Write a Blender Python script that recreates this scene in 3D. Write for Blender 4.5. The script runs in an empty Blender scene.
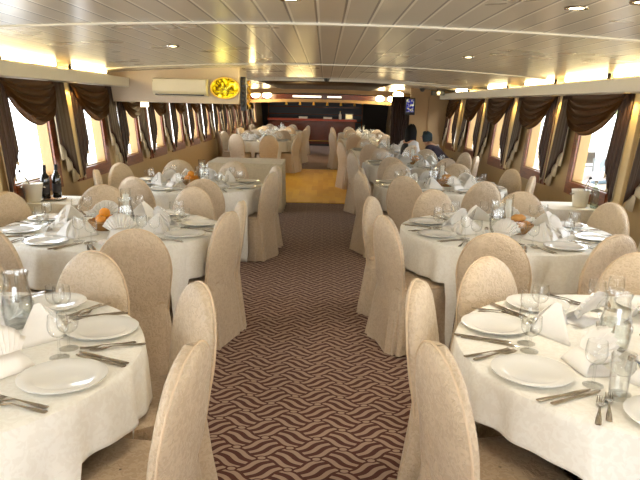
import bpy, math, random
from math import sin, cos, pi, radians, sqrt, atan2
from mathutils import Vector, Matrix
random.seed(7)
S = bpy.context.scene
COL = S.collection

# ------------------------------------------------------------------ render look
S.view_settings.view_transform = 'Standard'
S.view_settings.look = 'None'
S.view_settings.gamma = 1.0
S.view_settings.use_curve_mapping = False
S.view_settings.exposure = 1.48
try:
    cy = S.cycles
    cy.max_bounces = 9; cy.diffuse_bounces = 4; cy.glossy_bounces = 4
    cy.transmission_bounces = 6; cy.transparent_max_bounces = 24
    cy.caustics_reflective = False; cy.caustics_refractive = False
    cy.sample_clamp_indirect = 3.0
    cy.use_denoising = True
except Exception:
    pass

# ------------------------------------------------------------------ camera
F, HC = 640.0, 1.65
d = Vector((5 / F, -136 / F, 1)).normalized()            # world +Y as the lens sees it (x right, y down, z forward)
rho = math.atan(0.024)
e = Vector(((325 + 1000 * cos(rho) - 320) / F, (104 + 1000 * sin(rho) - 240) / F, 1))
n = d.cross(e).normalized()
if n.y > 0: n = -n
xx = d.cross(n)
if xx.x < 0: xx = -xx
RM = Matrix((xx, d, n))
cam_d = bpy.data.cameras.new('camera'); cam = bpy.data.objects.new('camera', cam_d); COL.objects.link(cam)
cam_d.sensor_width = 36; cam_d.lens = 36 * F / 640; cam_d.clip_start = 0.05; cam_d.clip_end = 300
r_ = RM @ Vector((1, 0, 0)); u_ = RM @ Vector((0, -1, 0)); b_ = RM @ Vector((0, 0, -1))
M4 = Matrix((r_, u_, b_)).transposed().to_4x4(); M4.translation = (0, 0, HC)
cam.matrix_world = M4
S.camera = cam

def proj(x, y, z):
    c = RM.transposed() @ Vector((x, y, z - HC))
    if c.z < 0.05: return (-9999, -9999)
    return (320 + F * c.x / c.z, 240 + F * c.y / c.z)

def inframe(x, y, z, m=25):
    p = proj(x, y, z)
    return -m < p[0] < 640 + m and -m < p[1] < 480 + m

# ------------------------------------------------------------------ materials
class NT:
    """tiny helper for node trees"""
    def __init__(s, name):
        s.m = bpy.data.materials.new(name); s.m.use_nodes = True
        s.t = s.m.node_tree; s.t.nodes.clear()
        s.out = s.t.nodes.new('ShaderNodeOutputMaterial')
    def node(s, typ, **kw):
        nd = s.t.nodes.new(typ)
        for k, v in kw.items(): setattr(nd, k, v)
        return nd
    def link(s, a, b): s.t.links.new(a, b)
    def set(s, sock, v):
        if hasattr(v, 'is_linked'): s.link(v, sock)
        else: sock.default_value = v
    def math(s, op, a, b=0.0, c=0.0):
        nd = s.node('ShaderNodeMath', operation=op)
        s.set(nd.inputs[0], a); s.set(nd.inputs[1], b)
        if len(nd.inputs) > 2: s.set(nd.inputs[2], c)
        return nd.outputs[0]
    def mix(s, f, a, b):
        nd = s.node('ShaderNodeMix', data_type='RGBA')
        s.set(nd.inputs[0], f); s.set(nd.inputs[6], a); s.set(nd.inputs[7], b)
        return nd.outputs[2]
    def ramp(s, f, stops):
        nd = s.node('ShaderNodeValToRGB')
        el = nd.color_ramp.elements
        el[0].position, el[0].color = stops[0]
        el[1].position, el[1].color = stops[-1]
        for p, c in stops[1:-1]:
            x = el.new(p); x.color = c
        s.link(f, nd.inputs[0]); return nd.outputs[0]
    def coords(s, kind='Object'): return s.node('ShaderNodeTexCoord').outputs[kind]
    def sep(s, v):
        nd = s.node('ShaderNodeSeparateXYZ'); s.link(v, nd.inputs[0]); return nd.outputs
    def noise(s, vec, scale, detail=3, dist=0.0, rough=.5):
        nd = s.node('ShaderNodeTexNoise'); nd.inputs['Scale'].default_value = scale
        nd.inputs['Detail'].default_value = detail; nd.inputs['Distortion'].default_value = dist
        nd.inputs['Roughness'].default_value = rough
        if vec is not None: s.link(vec, nd.inputs['Vector'])
        return nd.outputs[0]
    def bump(s, h, strength=.3, dist=.01):
        nd = s.node('ShaderNodeBump'); nd.inputs['Strength'].default_value = strength
        nd.inputs['Distance'].default_value = dist; s.link(h, nd.inputs['Height']); return nd.outputs[0]
    def principled(s, col, rough=.5, metal=0.0, spec=.5, normal=None, **kw):
        p = s.node('ShaderNodeBsdfPrincipled')
        s.set(p.inputs['Base Color'], col); s.set(p.inputs['Roughness'], rough)
        p.inputs['Metallic'].default_value = metal; p.inputs['Specular IOR Level'].default_value = spec
        if normal is not None: s.link(normal, p.inputs['Normal'])
        for k, v in kw.items(): s.set(p.inputs[k.replace('_', ' ')], v)
        s.link(p.outputs[0], s.out.inputs[0]); return p

def c4(r, g, b): return (r, g, b, 1)
def srgb(r, g, b):
    f = lambda v: (v / 255 / 12.92) if v / 255 <= .04045 else ((v / 255 + .055) / 1.055) ** 2.4
    return (f(r), f(g), f(b), 1)

def plain(name, col, rough=.5, metal=0.0, spec=.5, grain=0.0, gscale=40, **kw):
    t = NT(name)
    if grain:
        nz = t.noise(t.coords(), gscale, 4)
        a = tuple(c * (1 - grain) for c in col[:3]) + (1,); b = tuple(min(1, c * (1 + grain)) for c in col[:3]) + (1,)
        t.principled(t.mix(nz, a, b), rough, metal, spec, t.bump(nz, .12, .004), **kw)
    else: t.principled(col, rough, metal, spec, **kw)
    return t.m

def emit(name, col, strength):
    t = NT(name); em = t.node('ShaderNodeEmission'); em.inputs[0].default_value = col; em.inputs[1].default_value = strength
    t.link(em.outputs[0], t.out.inputs[0]); return t.m

def damask(name, lo, hi, scale, rough_lo, rough_hi, sheen, bumps=.25, thr=.5, wr=6):
    """tone on tone woven leaf pattern"""
    t = NT(name); v = t.coords()
    n1 = t.noise(v, scale, 1.5, 1.6)
    n2 = t.noise(v, scale * 2.3, 1, .6)
    s_ = t.math('ADD', t.math('MULTIPLY', n1, .75), t.math('MULTIPLY', n2, .25))
    pat = t.ramp(s_, [(thr - .04, c4(0, 0, 0)), (thr + .03, c4(1, 1, 1))])
    soft = t.noise(v, wr, 2.5, 1.4 if wr > 6 else 0)
    col = t.mix(pat, lo, hi)
    ro = t.math('ADD', t.math('MULTIPLY', pat, rough_lo - rough_hi), rough_hi)
    h = t.math('ADD', t.math('MULTIPLY', soft, .6), t.math('MULTIPLY', pat, .12))
    t.principled(col, ro, 0, .4, t.bump(h, bumps, .02), Sheen_Weight=sheen, Sheen_Roughness=.4)
    return t.m

def wood(name, a, b, rough=.3, scale=4, axis=1):
    t = NT(name); v = t.coords()
    mp = t.node('ShaderNodeMapping'); sc = [14, 14, 14]; sc[axis] = 1.2
    mp.inputs['Scale'].default_value = sc; t.link(v, mp.inputs[0])
    nz = t.noise(mp.outputs[0], scale, 5, .8)
    t.principled(t.ramp(nz, [(.3, a), (.7, b)]), rough, 0, .5, t.bump(nz, .08, .003))
    return t.m

def thin_glass(name, tint=(.97, .99, .98), refl=1.0, rough=.0, edge=.8):
    t = NT(name)
    lw = t.node('ShaderNodeLayerWeight'); lw.inputs[0].default_value = .5
    tr = t.node('ShaderNodeBsdfTransparent')
    t.link(t.mix(t.math('MULTIPLY', t.math('POWER', lw.outputs[1], 3.0), edge), tint + (1,), (.30, .29, .25, 1)), tr.inputs[0])  # darker tint at grazing edges stands in for refraction
    gl = t.node('ShaderNodeBsdfGlossy'); gl.inputs['Roughness'].default_value = rough; gl.inputs[0].default_value = (1, 1, 1, 1)
    f = t.math('MINIMUM', t.math('MULTIPLY', t.math('ADD', t.math('MULTIPLY', t.math('POWER', lw.outputs[1], 4.0), .5), .045), refl), 1.0)
    mx = t.node('ShaderNodeMixShader'); t.link(f, mx.inputs[0]); t.link(tr.outputs[0], mx.inputs[1]); t.link(gl.outputs[0], mx.inputs[2])
    t.link(mx.outputs[0], t.out.inputs[0]); return t.m

M = {}
M['chair'] = damask('beige_damask', srgb(200, 179, 151), srgb(209, 189, 161), 40, .33, .46, .12, .8, .5, 9)
M['seat'] = damask('beige_seat_satin', srgb(186, 161, 131), srgb(197, 174, 144), 38, .36, .46, .1, .4, .5, 7)
M['piping'] = plain('beige_piping', srgb(214, 190, 158), .5, grain=.05)
M['cloth'] = damask('ivory_damask', srgb(238, 234, 223), srgb(243, 240, 230), 30, .45, .55, .1, .12)
M['cloth2'] = damask('sand_cloth', srgb(206, 190, 156), srgb(214, 199, 166), 30, .5, .6, .1, .12)
M['napkin'] = plain('white_linen', srgb(240, 236, 230), .8, grain=.03, gscale=60)
M['china'] = plain('white_china', srgb(238, 237, 232), .12, spec=.6, Coat_Weight=.4)
M['steel'] = plain('polished_steel', srgb(190, 182, 170), .18, 1.0)
M['glass'] = thin_glass('clear_glass', (.975, .98, .975), 1.5)
M['pane'] = thin_glass('window_glass', (.97, .99, 1.0), .8, 0, 0)
M['water'] = thin_glass('still_water', (.96, .975, .975), .8)
M['wax'] = plain('white_wax', srgb(245, 240, 226), .5, grain=.02)
M['wicker'] = plain('tan_wicker', srgb(176, 128, 66), .6, grain=.25, gscale=120)
M['orange'] = plain('orange_peel', srgb(232, 150, 40), .45, grain=.12, gscale=160)
M['bread'] = plain('bread_crust', srgb(206, 150, 80), .6, grain=.2, gscale=30)
M['leafdark'] = plain('dark_stalk', srgb(66, 60, 26), .6, grain=.2)
M['wall'] = plain('beige_wall_vinyl', srgb(188, 162, 118), .5, grain=.06, gscale=18)
M['pilaster'] = plain('cream_pilaster', srgb(206, 184, 138), .4, grain=.04)
M['jamb'] = plain('pale_wood_jamb', srgb(156, 122, 70), .4, grain=.05)
M['frame'] = wood('mahogany_frame', srgb(96, 44, 18), srgb(142, 76, 36), .3)
M['white'] = plain('cream_enamel', srgb(226, 220, 204), .35, grain=.02)
M['ac'] = plain('ac_plastic', srgb(214, 204, 178), .4, grain=.02)
M['black'] = plain('black_plastic', srgb(18, 17, 18), .35, grain=.1)
M['swag'] = plain('brown_satin', srgb(80, 50, 18), .42, spec=.3, grain=.12, gscale=14)
M['tail'] = plain('plum_brown_satin', srgb(58, 38, 28), .48, spec=.3, grain=.1, gscale=14)
M['lining'] = plain('cream_lining', srgb(206, 190, 160), .6, grain=.05)
M['bar'] = wood('cherry_bar', srgb(78, 34, 14), srgb(112, 50, 22), .25, axis=0)
M['bartop'] = plain('red_bar_top', srgb(168, 64, 34), .3, grain=.1)
M['dark'] = plain('dark_back_wall', srgb(36, 28, 26), .6, grain=.2)
M['shelf'] = plain('dark_blue_shelf', srgb(24, 26, 40), .4, grain=.2)
M['gold'] = plain('gold_trim', srgb(214, 172, 74), .3, .8, grain=.1)
M['tube'] = emit('tube_light', (1.0, .80, .40, 1), 19)
M['bulb'] = emit('bulb_light', (1.0, .80, .42, 1), 14)
M['bulbdim'] = emit('small_lamp_light', (1.0, .74, .34, 1), 5)
M['strip'] = emit('strip_diffuser_light', (1.0, .86, .62, 1), 1.6)
M['shade'] = emit('lamp_shade_glow', (1.0, .82, .48, 1), 2.2)
M['screen'] = None
M['skin'] = plain('skin', srgb(206, 154, 120), .5, grain=.03)
M['hair'] = plain('black_hair', srgb(8, 6, 5), .65, spec=.2, grain=.2, gscale=90)
M['shirt'] = plain('white_shirt', srgb(228, 226, 224), .7, grain=.03)
M['vest'] = plain('black_vest', srgb(22, 20, 24), .6, grain=.1)
M['navy'] = plain('dark_plum_top', srgb(48, 38, 52), .7, grain=.15)
M['scarf'] = plain('teal_scarf', srgb(26, 44, 50), .7, grain=.6, gscale=45)
M['panel'] = plain('tan_partition', srgb(176, 142, 96), .45, grain=.05)
M['bulk'] = plain('pinkish_beige_panel', srgb(206, 186, 160), .5, grain=.04)
M['bottle'] = plain('dark_bottle_glass', srgb(14, 16, 14), .08, spec=.6, Coat_Weight=.5)
M['foil'] = plain('gold_foil', srgb(200, 160, 70), .3, .7)
M['label'] = plain('paper_label', srgb(226, 220, 204), .7)
M['green'] = thin_glass('pale_green_glass', (.72, .82, .76), 1.6)

# ceiling: long satin planks with thin shadow gaps
t = NT('ceiling_planks'); X_, Y_, Z_ = t.sep(t.coords())
fr = t.math('FRACT', t.math('MULTIPLY', t.math('ADD', X_, 10), 1 / .14))
gap = t.math('LESS_THAN', fr, .07)
gap2 = t.math('LESS_THAN', t.math('ABSOLUTE', t.math('SUBTRACT', fr, .12)), .04)
vn = t.noise(t.coords(), 1.2, 3)
col = t.mix(gap, t.mix(vn, srgb(192, 182, 162), srgb(203, 194, 175)), srgb(112, 102, 86))
col = t.mix(gap2, col, srgb(236, 230, 214))
hh = t.math('SUBTRACT', 1.0, gap)
t.principled(col, t.math('ADD', .22, t.math('MULTIPLY', vn, .14)), .12, .5, t.bump(t.math('ADD', hh, t.math('MULTIPLY', vn, .25)), .25, .004), Coat_Weight=.12, Coat_Roughness=.2)
M['ceiling'] = t.m

# carpet: interlaced bands of pale lines on brown
t = NT('woven_band_carpet'); X_, Y_, Z_ = t.sep(t.coords())
PX, PY, AW = .26, .19, .055
a = t.math('ADD', t.math('MULTIPLY', X_, 1 / PX), t.math('MULTIPLY', Y_, 1 / PY))
b = t.math('SUBTRACT', t.math('MULTIPLY', X_, 1 / PX), t.math('MULTIPLY', Y_, 1 / PY))
a2 = t.math('ADD', t.math('ADD', a, t.math('MULTIPLY', t.math('SINE', t.math('MULTIPLY', b, 2 * pi)), AW)), .5)
b2 = t.math('ADD', t.math('ADD', b, t.math('MULTIPLY', t.math('SINE', t.math('MULTIPLY', a, 2 * pi)), AW)), .5)
par = t.math('SUBTRACT', 1.0, t.math('FLOORED_MODULO', t.math('ADD', t.math('FLOOR', a2), t.math('FLOOR', b2)), 2.0))
def lines(q):
    return t.math('LESS_THAN', t.math('COSINE', t.math('MULTIPLY', q, 2 * pi * 3)), -.08)
st = t.math('ADD', t.math('MULTIPLY', lines(b2), par), t.math('MULTIPLY', lines(a2), t.math('SUBTRACT', 1.0, par)))
u_n = t.math('SUBTRACT', t.math('FRACT', a), .5); v_n = t.math('SUBTRACT', t.math('FRACT', b), .5)
dx_ = t.math('MULTIPLY', t.math('ADD', u_n, v_n), PX / 2 / .022); dy_ = t.math('MULTIPLY', t.math('SUBTRACT', u_n, v_n), PY / 2 / .015)
rr_ = t.math('ADD', t.math('MULTIPLY', dx_, dx_), t.math('MULTIPLY', dy_, dy_))
st = t.math('MULTIPLY', st, t.math('GREATER_THAN', rr_, 1.75))
st = t.math('MAXIMUM', st, t.math('LESS_THAN', rr_, .75))
fz = t.noise(t.coords(), 260, 2)
pale = t.mix(fz, srgb(154, 128, 110), srgb(178, 152, 132)); drk = t.mix(fz, srgb(72, 36, 26), srgb(90, 48, 36))
t.principled(t.mix(st, drk, pale), .9, 0, .2, t.bump(fz, .4, .004), Sheen_Weight=.1)
M['carpet'] = t.m

# dance floor: golden parquet
t = NT('golden_parquet'); X_, Y_, Z_ = t.sep(t.coords())
ix = t.math('FLOOR', t.math('MULTIPLY', X_, 9)); iy = t.math('FLOOR', t.math('ADD', t.math('MULTIPLY', Y_, 1.6), t.math('MULTIPLY', ix, .37)))
cb = t.node('ShaderNodeCombineXYZ'); t.link(ix, cb.inputs[0]); t.link(iy, cb.inputs[1])
wn = t.node('ShaderNodeTexWhiteNoise'); t.link(cb.outputs[0], wn.inputs[0])
g = t.noise(t.coords(), 7, 4, .5)
t.principled(t.mix(wn.outputs[0], srgb(222, 160, 36), srgb(240, 188, 60)), t.math('ADD', .3, t.math('MULTIPLY', g, .15)), 0, .5)
M['parquet'] = t.m

# dark ceiling lattice
t = NT('dark_lattice'); X_, Y_, Z_ = t.sep(t.coords())
k1 = t.math('LESS_THAN', t.math('FRACT', t.math('MULTIPLY', t.math('ADD', X_, t.math('MULTIPLY', Y_, .35)), 7)), .3)
k2 = t.math('LESS_THAN', t.math('FRACT', t.math('MULTIPLY', t.math('SUBTRACT', X_, t.math('MULTIPLY', Y_, .35)), 7)), .3)
t.principled(t.mix(t.math('MAXIMUM', k1, k2), srgb(20, 14, 12), srgb(66, 48, 32)), .5, 0, .4)
M['lattice'] = t.m

# back-lit brass and glass oval
t = NT('amber_glass_glow'); v = t.coords()
vn = t.noise(v, 13, 2, 1.2)
cc = t.ramp(vn, [(.36, srgb(92, 62, 10)), (.47, srgb(200, 160, 10)), (.58, srgb(250, 226, 40)), (.72, srgb(255, 246, 150))])
em = t.node('ShaderNodeEmission'); t.link(cc, em.inputs[0]); em.inputs[1].default_value = .6
t.link(em.outputs[0], t.out.inputs[0]); M['amber'] = t.m

t = NT('monitor_picture'); v = t.coords(); X_, Y_, Z_ = t.sep(v)
vn = t.noise(v, 22, 2)
cc = t.ramp(vn, [(.35, srgb(16, 14, 30)), (.5, srgb(60, 60, 130)), (.6, srgb(160, 150, 60)), (.7, srgb(190, 190, 210))])
em = t.node('ShaderNodeEmission'); t.link(cc, em.inputs[0]); em.inputs[1].default_value = .6
t.link(em.outputs[0], t.out.inputs[0]); M['screen'] = t.m

M['quay'] = plain('pale_concrete', srgb(216, 208, 190), .8, grain=.1, gscale=3)
M['hull'] = plain('boat_hull', srgb(176, 158, 150), .4, grain=.05)
M['hullw'] = plain('white_boat_hull', srgb(232, 232, 230), .35, grain=.03)
M['canvas'] = plain('dark_teal_canvas', srgb(48, 66, 76), .7, grain=.1)
M['tint'] = plain('boat_windscreen', srgb(120, 128, 130), .1)
M['leaf'] = plain('tree_leaves', srgb(104, 112, 70), .7, grain=.5, gscale=5)
M['bark'] = plain('tree_bark', srgb(80, 62, 44), .8, grain=.3)
M['blue'] = plain('blue_stripe', srgb(70, 96, 150), .4)

# ------------------------------------------------------------------ mesh builder
class MB:
    def __init__(s): s.v = []; s.f = []
    def add(s, vs, fs):
        b = len(s.v); s.v += [tuple(p) for p in vs]; s.f += [tuple(b + i for i in f) for f in fs]; return s
    def box(s, x0, x1, y0, y1, z0, z1, fn=None):
        vs = [(x, y, z) for z in (z0, z1) for y in (y0, y1) for x in (x0, x1)]
        if fn: vs = [fn(*p) for p in vs]
        return s.add(vs, [(0, 2, 3, 1), (4, 5, 7, 6), (0, 1, 5, 4), (2, 6, 7, 3), (0, 4, 6, 2), (1, 3, 7, 5)])
    def grid(s, pts, cu=False, cv=False):
        nu, nv = len(pts), len(pts[0])
        fs = []
        for i in range(nu if cu else nu - 1):
            for j in range(nv if cv else nv - 1):
                i2, j2 = (i + 1) % nu, (j + 1) % nv
                fs.append((i * nv + j, i2 * nv + j, i2 * nv + j2, i * nv + j2))
        return s.add([p for r in pts for p in r], fs)
    def lathe(s, prof, n=24, at=(0, 0, 0), sx=1, sy=1):
        return s.grid([[(at[0] + r * cos(2 * pi * k / n) * sx, at[1] + r * sin(2 * pi * k / n) * sy, at[2] + z) for k in range(n)] for r, z in prof], cv=True)
    def disc(s, r, z, n=24, at=(0, 0), flip=False):
        vs = [(at[0] + r * cos(2 * pi * k / n), at[1] + r * sin(2 * pi * k / n), z) for k in range(n)]
        return s.add(vs, [tuple(range(n))[::-1 if flip else 1]])
    def tube(s, path, r, n=8, cap=True):
        path = [Vector(p) for p in path]; rows = []
        rad = r if isinstance(r, (list, tuple)) else [r] * len(path)
        for i, p in enumerate(path):
            tg = (path[min(i + 1, len(path) - 1)] - path[max(i - 1, 0)]).normalized()
            up = Vector((0, 0, 1)) if abs(tg.z) < .9 else Vector((0, 1, 0))
            a = tg.cross(up).normalized(); b = a.cross(tg)
            rows.append([tuple(p + (a * cos(2 * pi * k / n) + b * sin(2 * pi * k / n)) * rad[i]) for k in range(n)])
        base = len(s.v); s.grid(rows, cv=True)
        if cap:
            s.f.append(tuple(base + k for k in range(n))[::-1]); s.f.append(tuple(base + (len(path) - 1) * n + k for k in range(n)))
        return s
    def ball(s, c, rx, ry, rz, n=14, m=9):
        return s.grid([[(c[0] + rx * sin(pi * i / m) * cos(2 * pi * k / n), c[1] + ry * sin(pi * i / m) * sin(2 * pi * k / n), c[2] + rz * cos(pi * i / m)) for k in range(n)] for i in range(m + 1)], cv=True)
    def mesh(s, name, mat, smooth=True):
        me = bpy.data.meshes.new(name); me.from_pydata(s.v, [], s.f); me.materials.append(mat)
        import bmesh
        bm = bmesh.new(); bm.from_mesh(me); bmesh.ops.remove_doubles(bm, verts=bm.verts, dist=1e-5)
        bmesh.ops.recalc_face_normals(bm, faces=bm.faces); bm.to_mesh(me); bm.free()
        if smooth:
            for p in me.polygons: p.use_smooth = True
            try: me.set_sharp_from_angle(angle=radians(38))
            except Exception: pass
        return me
    def build(s, name, mat, parent=None, smooth=True):
        return obj(name, s.mesh(name, mat, smooth), parent)

def obj(name, me, parent=None, loc=(0, 0, 0), rz=0, rot=None):
    o = bpy.data.objects.new(name, me); COL.objects.link(o); o.location = loc
    o.rotation_euler = rot if rot else (0, 0, rz)
    if parent: o.parent = parent
    return o
def tag(o, label, cat, group=None):
    o['label'] = label; o['category'] = cat
    if group: o['group'] = group
    return o
def empty(name, loc, rz=0, label=None, cat=None, group=None):
    o = obj(name, None, None, loc, rz); o.empty_display_size = .05
    if label: tag(o, label, cat, group)
    return o
def struct(o): o['kind'] = 'structure'; return o
def bevel(o, w=.004, seg=2):
    m = o.modifiers.new('bevel', 'BEVEL'); m.width = w; m.segments = seg; m.limit_method = 'ANGLE'; return o
def solid(o, th=.003, off=0):
    m = o.modifiers.new('solid', 'SOLIDIFY'); m.thickness = th; m.offset = off; return o
def copy_tree(src, loc, rz, label, cat, group=None):
    r = src.copy(); COL.objects.link(r); r.location = loc; r.rotation_euler = (0, 0, rz); tag(r, label, cat, group)
    for ch in src.children:
        c = ch.copy(); COL.objects.link(c); c.parent = r
        for gch in ch.children:
            g = gch.copy(); COL.objects.link(g); g.parent = c
    return r

class Maker:
    """keeps one prototype; the first place() uses it, later ones copy it"""
    def __init__(s, fn): s.fn = fn; s.proto = None
    def place(s, loc, rz, label, cat, group=None):
        if s.proto is None:
            o = s.fn(); s.proto = o; o.location = loc; o.rotation_euler = (0, 0, rz); tag(o, label, cat, group); return o
        return copy_tree(s.proto, loc, rz, label, cat, group)

# ------------------------------------------------------------------ the room
WX, SILL = 2.65, .80
Y0, Y1 = -4.0, 28.0
def wpt(side, dd, y, z):
    return (side * (WX + (.1 * (z - SILL) if z > SILL else 0) + dd), y, z)
def ceil_z(x): return 2.09 - .016 * x * x

MB().box(-3.2, 3.2, Y0, Y1, -.12, 0).build('floor', M['carpet'], smooth=False)['kind'] = 'structure'
df = MB().box(-2.3, .55, 10.75, 16.4, .0005, .012).build('floor', M['parquet'], smooth=False); df.name = 'floor_dance'; struct(df)

rows = [[(x, y, ceil_z(x)) for y in (Y0, Y1)] for x in [-2.9 + .1 * i for i in range(59)]]
rows2 = [[(x, y, ceil_z(x) + .1) for y in (Y0, Y1)] for x in [-2.9 + .1 * i for i in range(59)]]
m = MB(); m.grid(rows); m.grid(rows2)
struct(m.build('ceiling', M['ceiling']))
def cross_strip(name, y, w, h, mat, x0=-2.5, x1=2.5):
    m = MB()
    xs = [x0 + (x1 - x0) * i / 40 for i in range(41)]
    m.grid([[(x, y - w / 2, ceil_z(x) + .004), (x, y - w / 2, ceil_z(x) - h), (x, y + w / 2, ceil_z(x) - h), (x, y + w / 2, ceil_z(x) + .004)] for x in xs])
    return struct(m.build(name, mat))
for i, y in enumerate((.0, 3.75, 7.5, 11.25)): cross_strip('trim_%d' % (i + 1), y, .035, .010, M['white'])

def wall(side, name, openings):
    """openings: list of (y0,y1); sill z .90, head z 1.72"""
    Z0, Z1 = .90, 1.74
    m = MB(); P = lambda d_, y, z: wpt(side, d_, y, z)
    T = .10
    m.box(0, T, Y0, Y1, 0, SILL, lambda a_, y, z: P(a_, y, z))
    m.box(0, T, Y0, Y1, SILL, Z0, lambda a_, y, z: P(a_, y, z))
    m.box(0, T, Y0, Y1, Z1, 2.12, lambda a_, y, z: P(a_, y, z))
    ys = Y0
    for a_, b_ in openings + [(Y1, Y1)]:
        m.box(0, T, ys, a_, Z0, Z1, lambda q, y, z: P(q, y, z)); ys = b_
    return struct(m.build(name, M['wall'], smooth=False))

ROP = [(-3.2, -2.2), (-1.5, -.5), (.35, 1.3), (2.2, 3.15), (4.05, 5.0), (5.93, 6.86), (7.72, 8.5), (9.5, 10.25), (11.35, 12.1), (13.15, 13.95), (15.1, 16.0), (17.0, 17.9), (18.9, 19.8), (20.8, 21.7), (22.7, 23.6), (24.6, 25.5)]
LOP = [(-3.3, -2.3), (-1.6, -.6), (.2, 1.15), (1.75, 2.65), (3.3, 4.2), (5.46, 6.34), (6.98, 7.84), (8.46, 9.25), (9.9, 10.7), (11.35, 12.15), (12.8, 13.6), (14.25, 15.05), (15.7, 16.5), (17.15, 17.95), (18.6, 19.4), (20.05, 20.85), (21.5, 22.3), (22.95, 23.75), (24.4, 25.2)]
wall(1, 'wall_right', ROP); wall(-1, 'wall_left', LOP)
struct(MB().box(-3.2, 3.2, Y1, Y1 + .1, 0, 2.2).build('wall_back', M['dark'], smooth=False))
# stern wall behind the camera with a broad glazed opening
m = MB()
m.box(-3.2, -2.2, Y0 - .1, Y0, 0, 2.2).box(2.2, 3.2, Y0 - .1, Y0, 0, 2.2).box(-2.2, 2.2, Y0 - .1, Y0, 1.95, 2.2).box(-2.2, 2.2, Y0 - .1, Y0, 0, .25)
struct(m.build('wall_front', M['wall'], smooth=False))
wf = MB()
for x in (-2.2, -1.1, 0, 1.1, 2.14): wf.box(x, x + .06, Y0 - .09, Y0 + .01, .25, 1.95)
wf.box(-2.2, 2.2, Y0 - .09, Y0 + .01, .25, .31).box(-2.2, 2.2, Y0 - .09, Y0 + .01, 1.89, 1.95)
wfo = struct(wf.build('window_40', M['frame'], smooth=False))
MB().box(-2.2, 2.2, Y0 - .05, Y0 - .044, .3, 1.9).build('pane', M['pane'], wfo, smooth=False)

wn_ = 0
def window(side, y0, y1):
    global wn_; wn_ += 1
    P = lambda d_, y, z: wpt(side, d_, y, z)
    Z0, Z1 = .90, 1.74; fw = .11
    m = MB(); fn = lambda a_, y, z: P(a_, y, z)
    m.box(-.022, .004, y0 - fw, y0, Z0 - .13, Z1 + fw, fn).box(-.022, .004, y1, y1 + fw, Z0 - .13, Z1 + fw, fn)
    m.box(-.022, .004, y0, y1, Z1, Z1 + fw, fn).box(-.03, .004, y0, y1, Z0 - .13, Z0, fn)
    fo = struct(m.build('window_%d' % wn_, M['frame'], smooth=False))
    j = MB(); t_ = .012
    j.box(.002, .11, y0, y0 + t_, Z0, Z1, fn).box(.002, .11, y1 - t_, y1, Z0, Z1, fn).box(.002, .11, y0, y1, Z1 - t_, Z1, fn).box(.002, .11, y0, y1, Z0, Z0 + t_, fn)
    j.build('window_jamb', M['jamb'], fo, smooth=False)
    p = MB(); p.box(.09, .095, y0, y1, Z0, Z1, fn); p.build('pane', M['pane'], fo, smooth=False)
    # daylight portal in the opening: helps the renderer sample the sky
    ld = bpy.data.lights.new('portal', 'AREA'); ld.shape = 'RECTANGLE'; ld.size = y1 - y0; ld.size_y = Z1 - Z0
    lo = bpy.data.objects.new('portal', ld); COL.objects.link(lo); ld.cycles.is_portal = True
    lo.location = P(.14, (y0 + y1) / 2, (Z0 + Z1) / 2)
    lo.rotation_euler = Vector((-side, 0, 0)).to_track_quat('-Z', 'Y').to_euler()
    return fo
for a_, b_ in ROP: window(1, a_, b_)
for a_, b_ in LOP: window(-1, a_, b_)
ld = bpy.data.lights.new('portal', 'AREA'); ld.shape = 'RECTANGLE'; ld.size = 4.4; ld.size_y = 1.7
lo = bpy.data.objects.new('portal', ld); COL.objects.link(lo); ld.cycles.is_portal = True
lo.location = (0, Y0 - .15, 1.1); lo.rotation_euler = Vector((0, 1, 0)).to_track_quat('-Z', 'Z').to_euler()

# pilasters between the windows, as trim
tn = 10
RPI = [5.3, 7.56, 9.02, 10.9, 12.75, 14.6]
def pilaster(side, yc, w=.17):
    global tn; tn += 1
    m = MB(); fn = lambda a_, y, z: wpt(side, a_, y, z)
    m.box(-.035, .002, yc - w / 2, yc + w / 2, SILL, 1.84, fn)
    return struct(bevel(m.build('trim_%d' % tn, M['pilaster'], smooth=False), .006))
PR = [5.71, 7.52, 9.3, 11.1, 13.0, 14.9]
PL = [5.12, 6.87, 8.2, 9.62, 11.05, 12.5, 13.95, 15.4]
for y in PR: pilaster(1, y)
for y in PL: pilaster(-1, y)
# baseboards
for sd, nm in ((1, 'baseboard_right'), (-1, 'baseboard_left')):
    m = MB(); m.box(-.02, .001, Y0, Y1, 0, .1, lambda a_, y, z: wpt(sd, a_, y, z)); struct(m.build(nm, M['frame'], smooth=False))

# soffit fascias with the light cove behind them
def fascia(side, name, y0, y1):
    m = MB(); s_ = side
    m.box(2.46, 2.50, y0, y1, 1.805, 1.915, lambda x, y, z: (s_ * x, y, z))
    m.box(2.50, 2.76, y0, y1, 1.805, 1.83, lambda x, y, z: (s_ * x, y, z))
    return struct(bevel(m.build(name, M['white'], smooth=False), .006))
fascia(1, 'trim_8', Y0, 14.1); fascia(-1, 'trim_9', Y0, 8.24)

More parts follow.
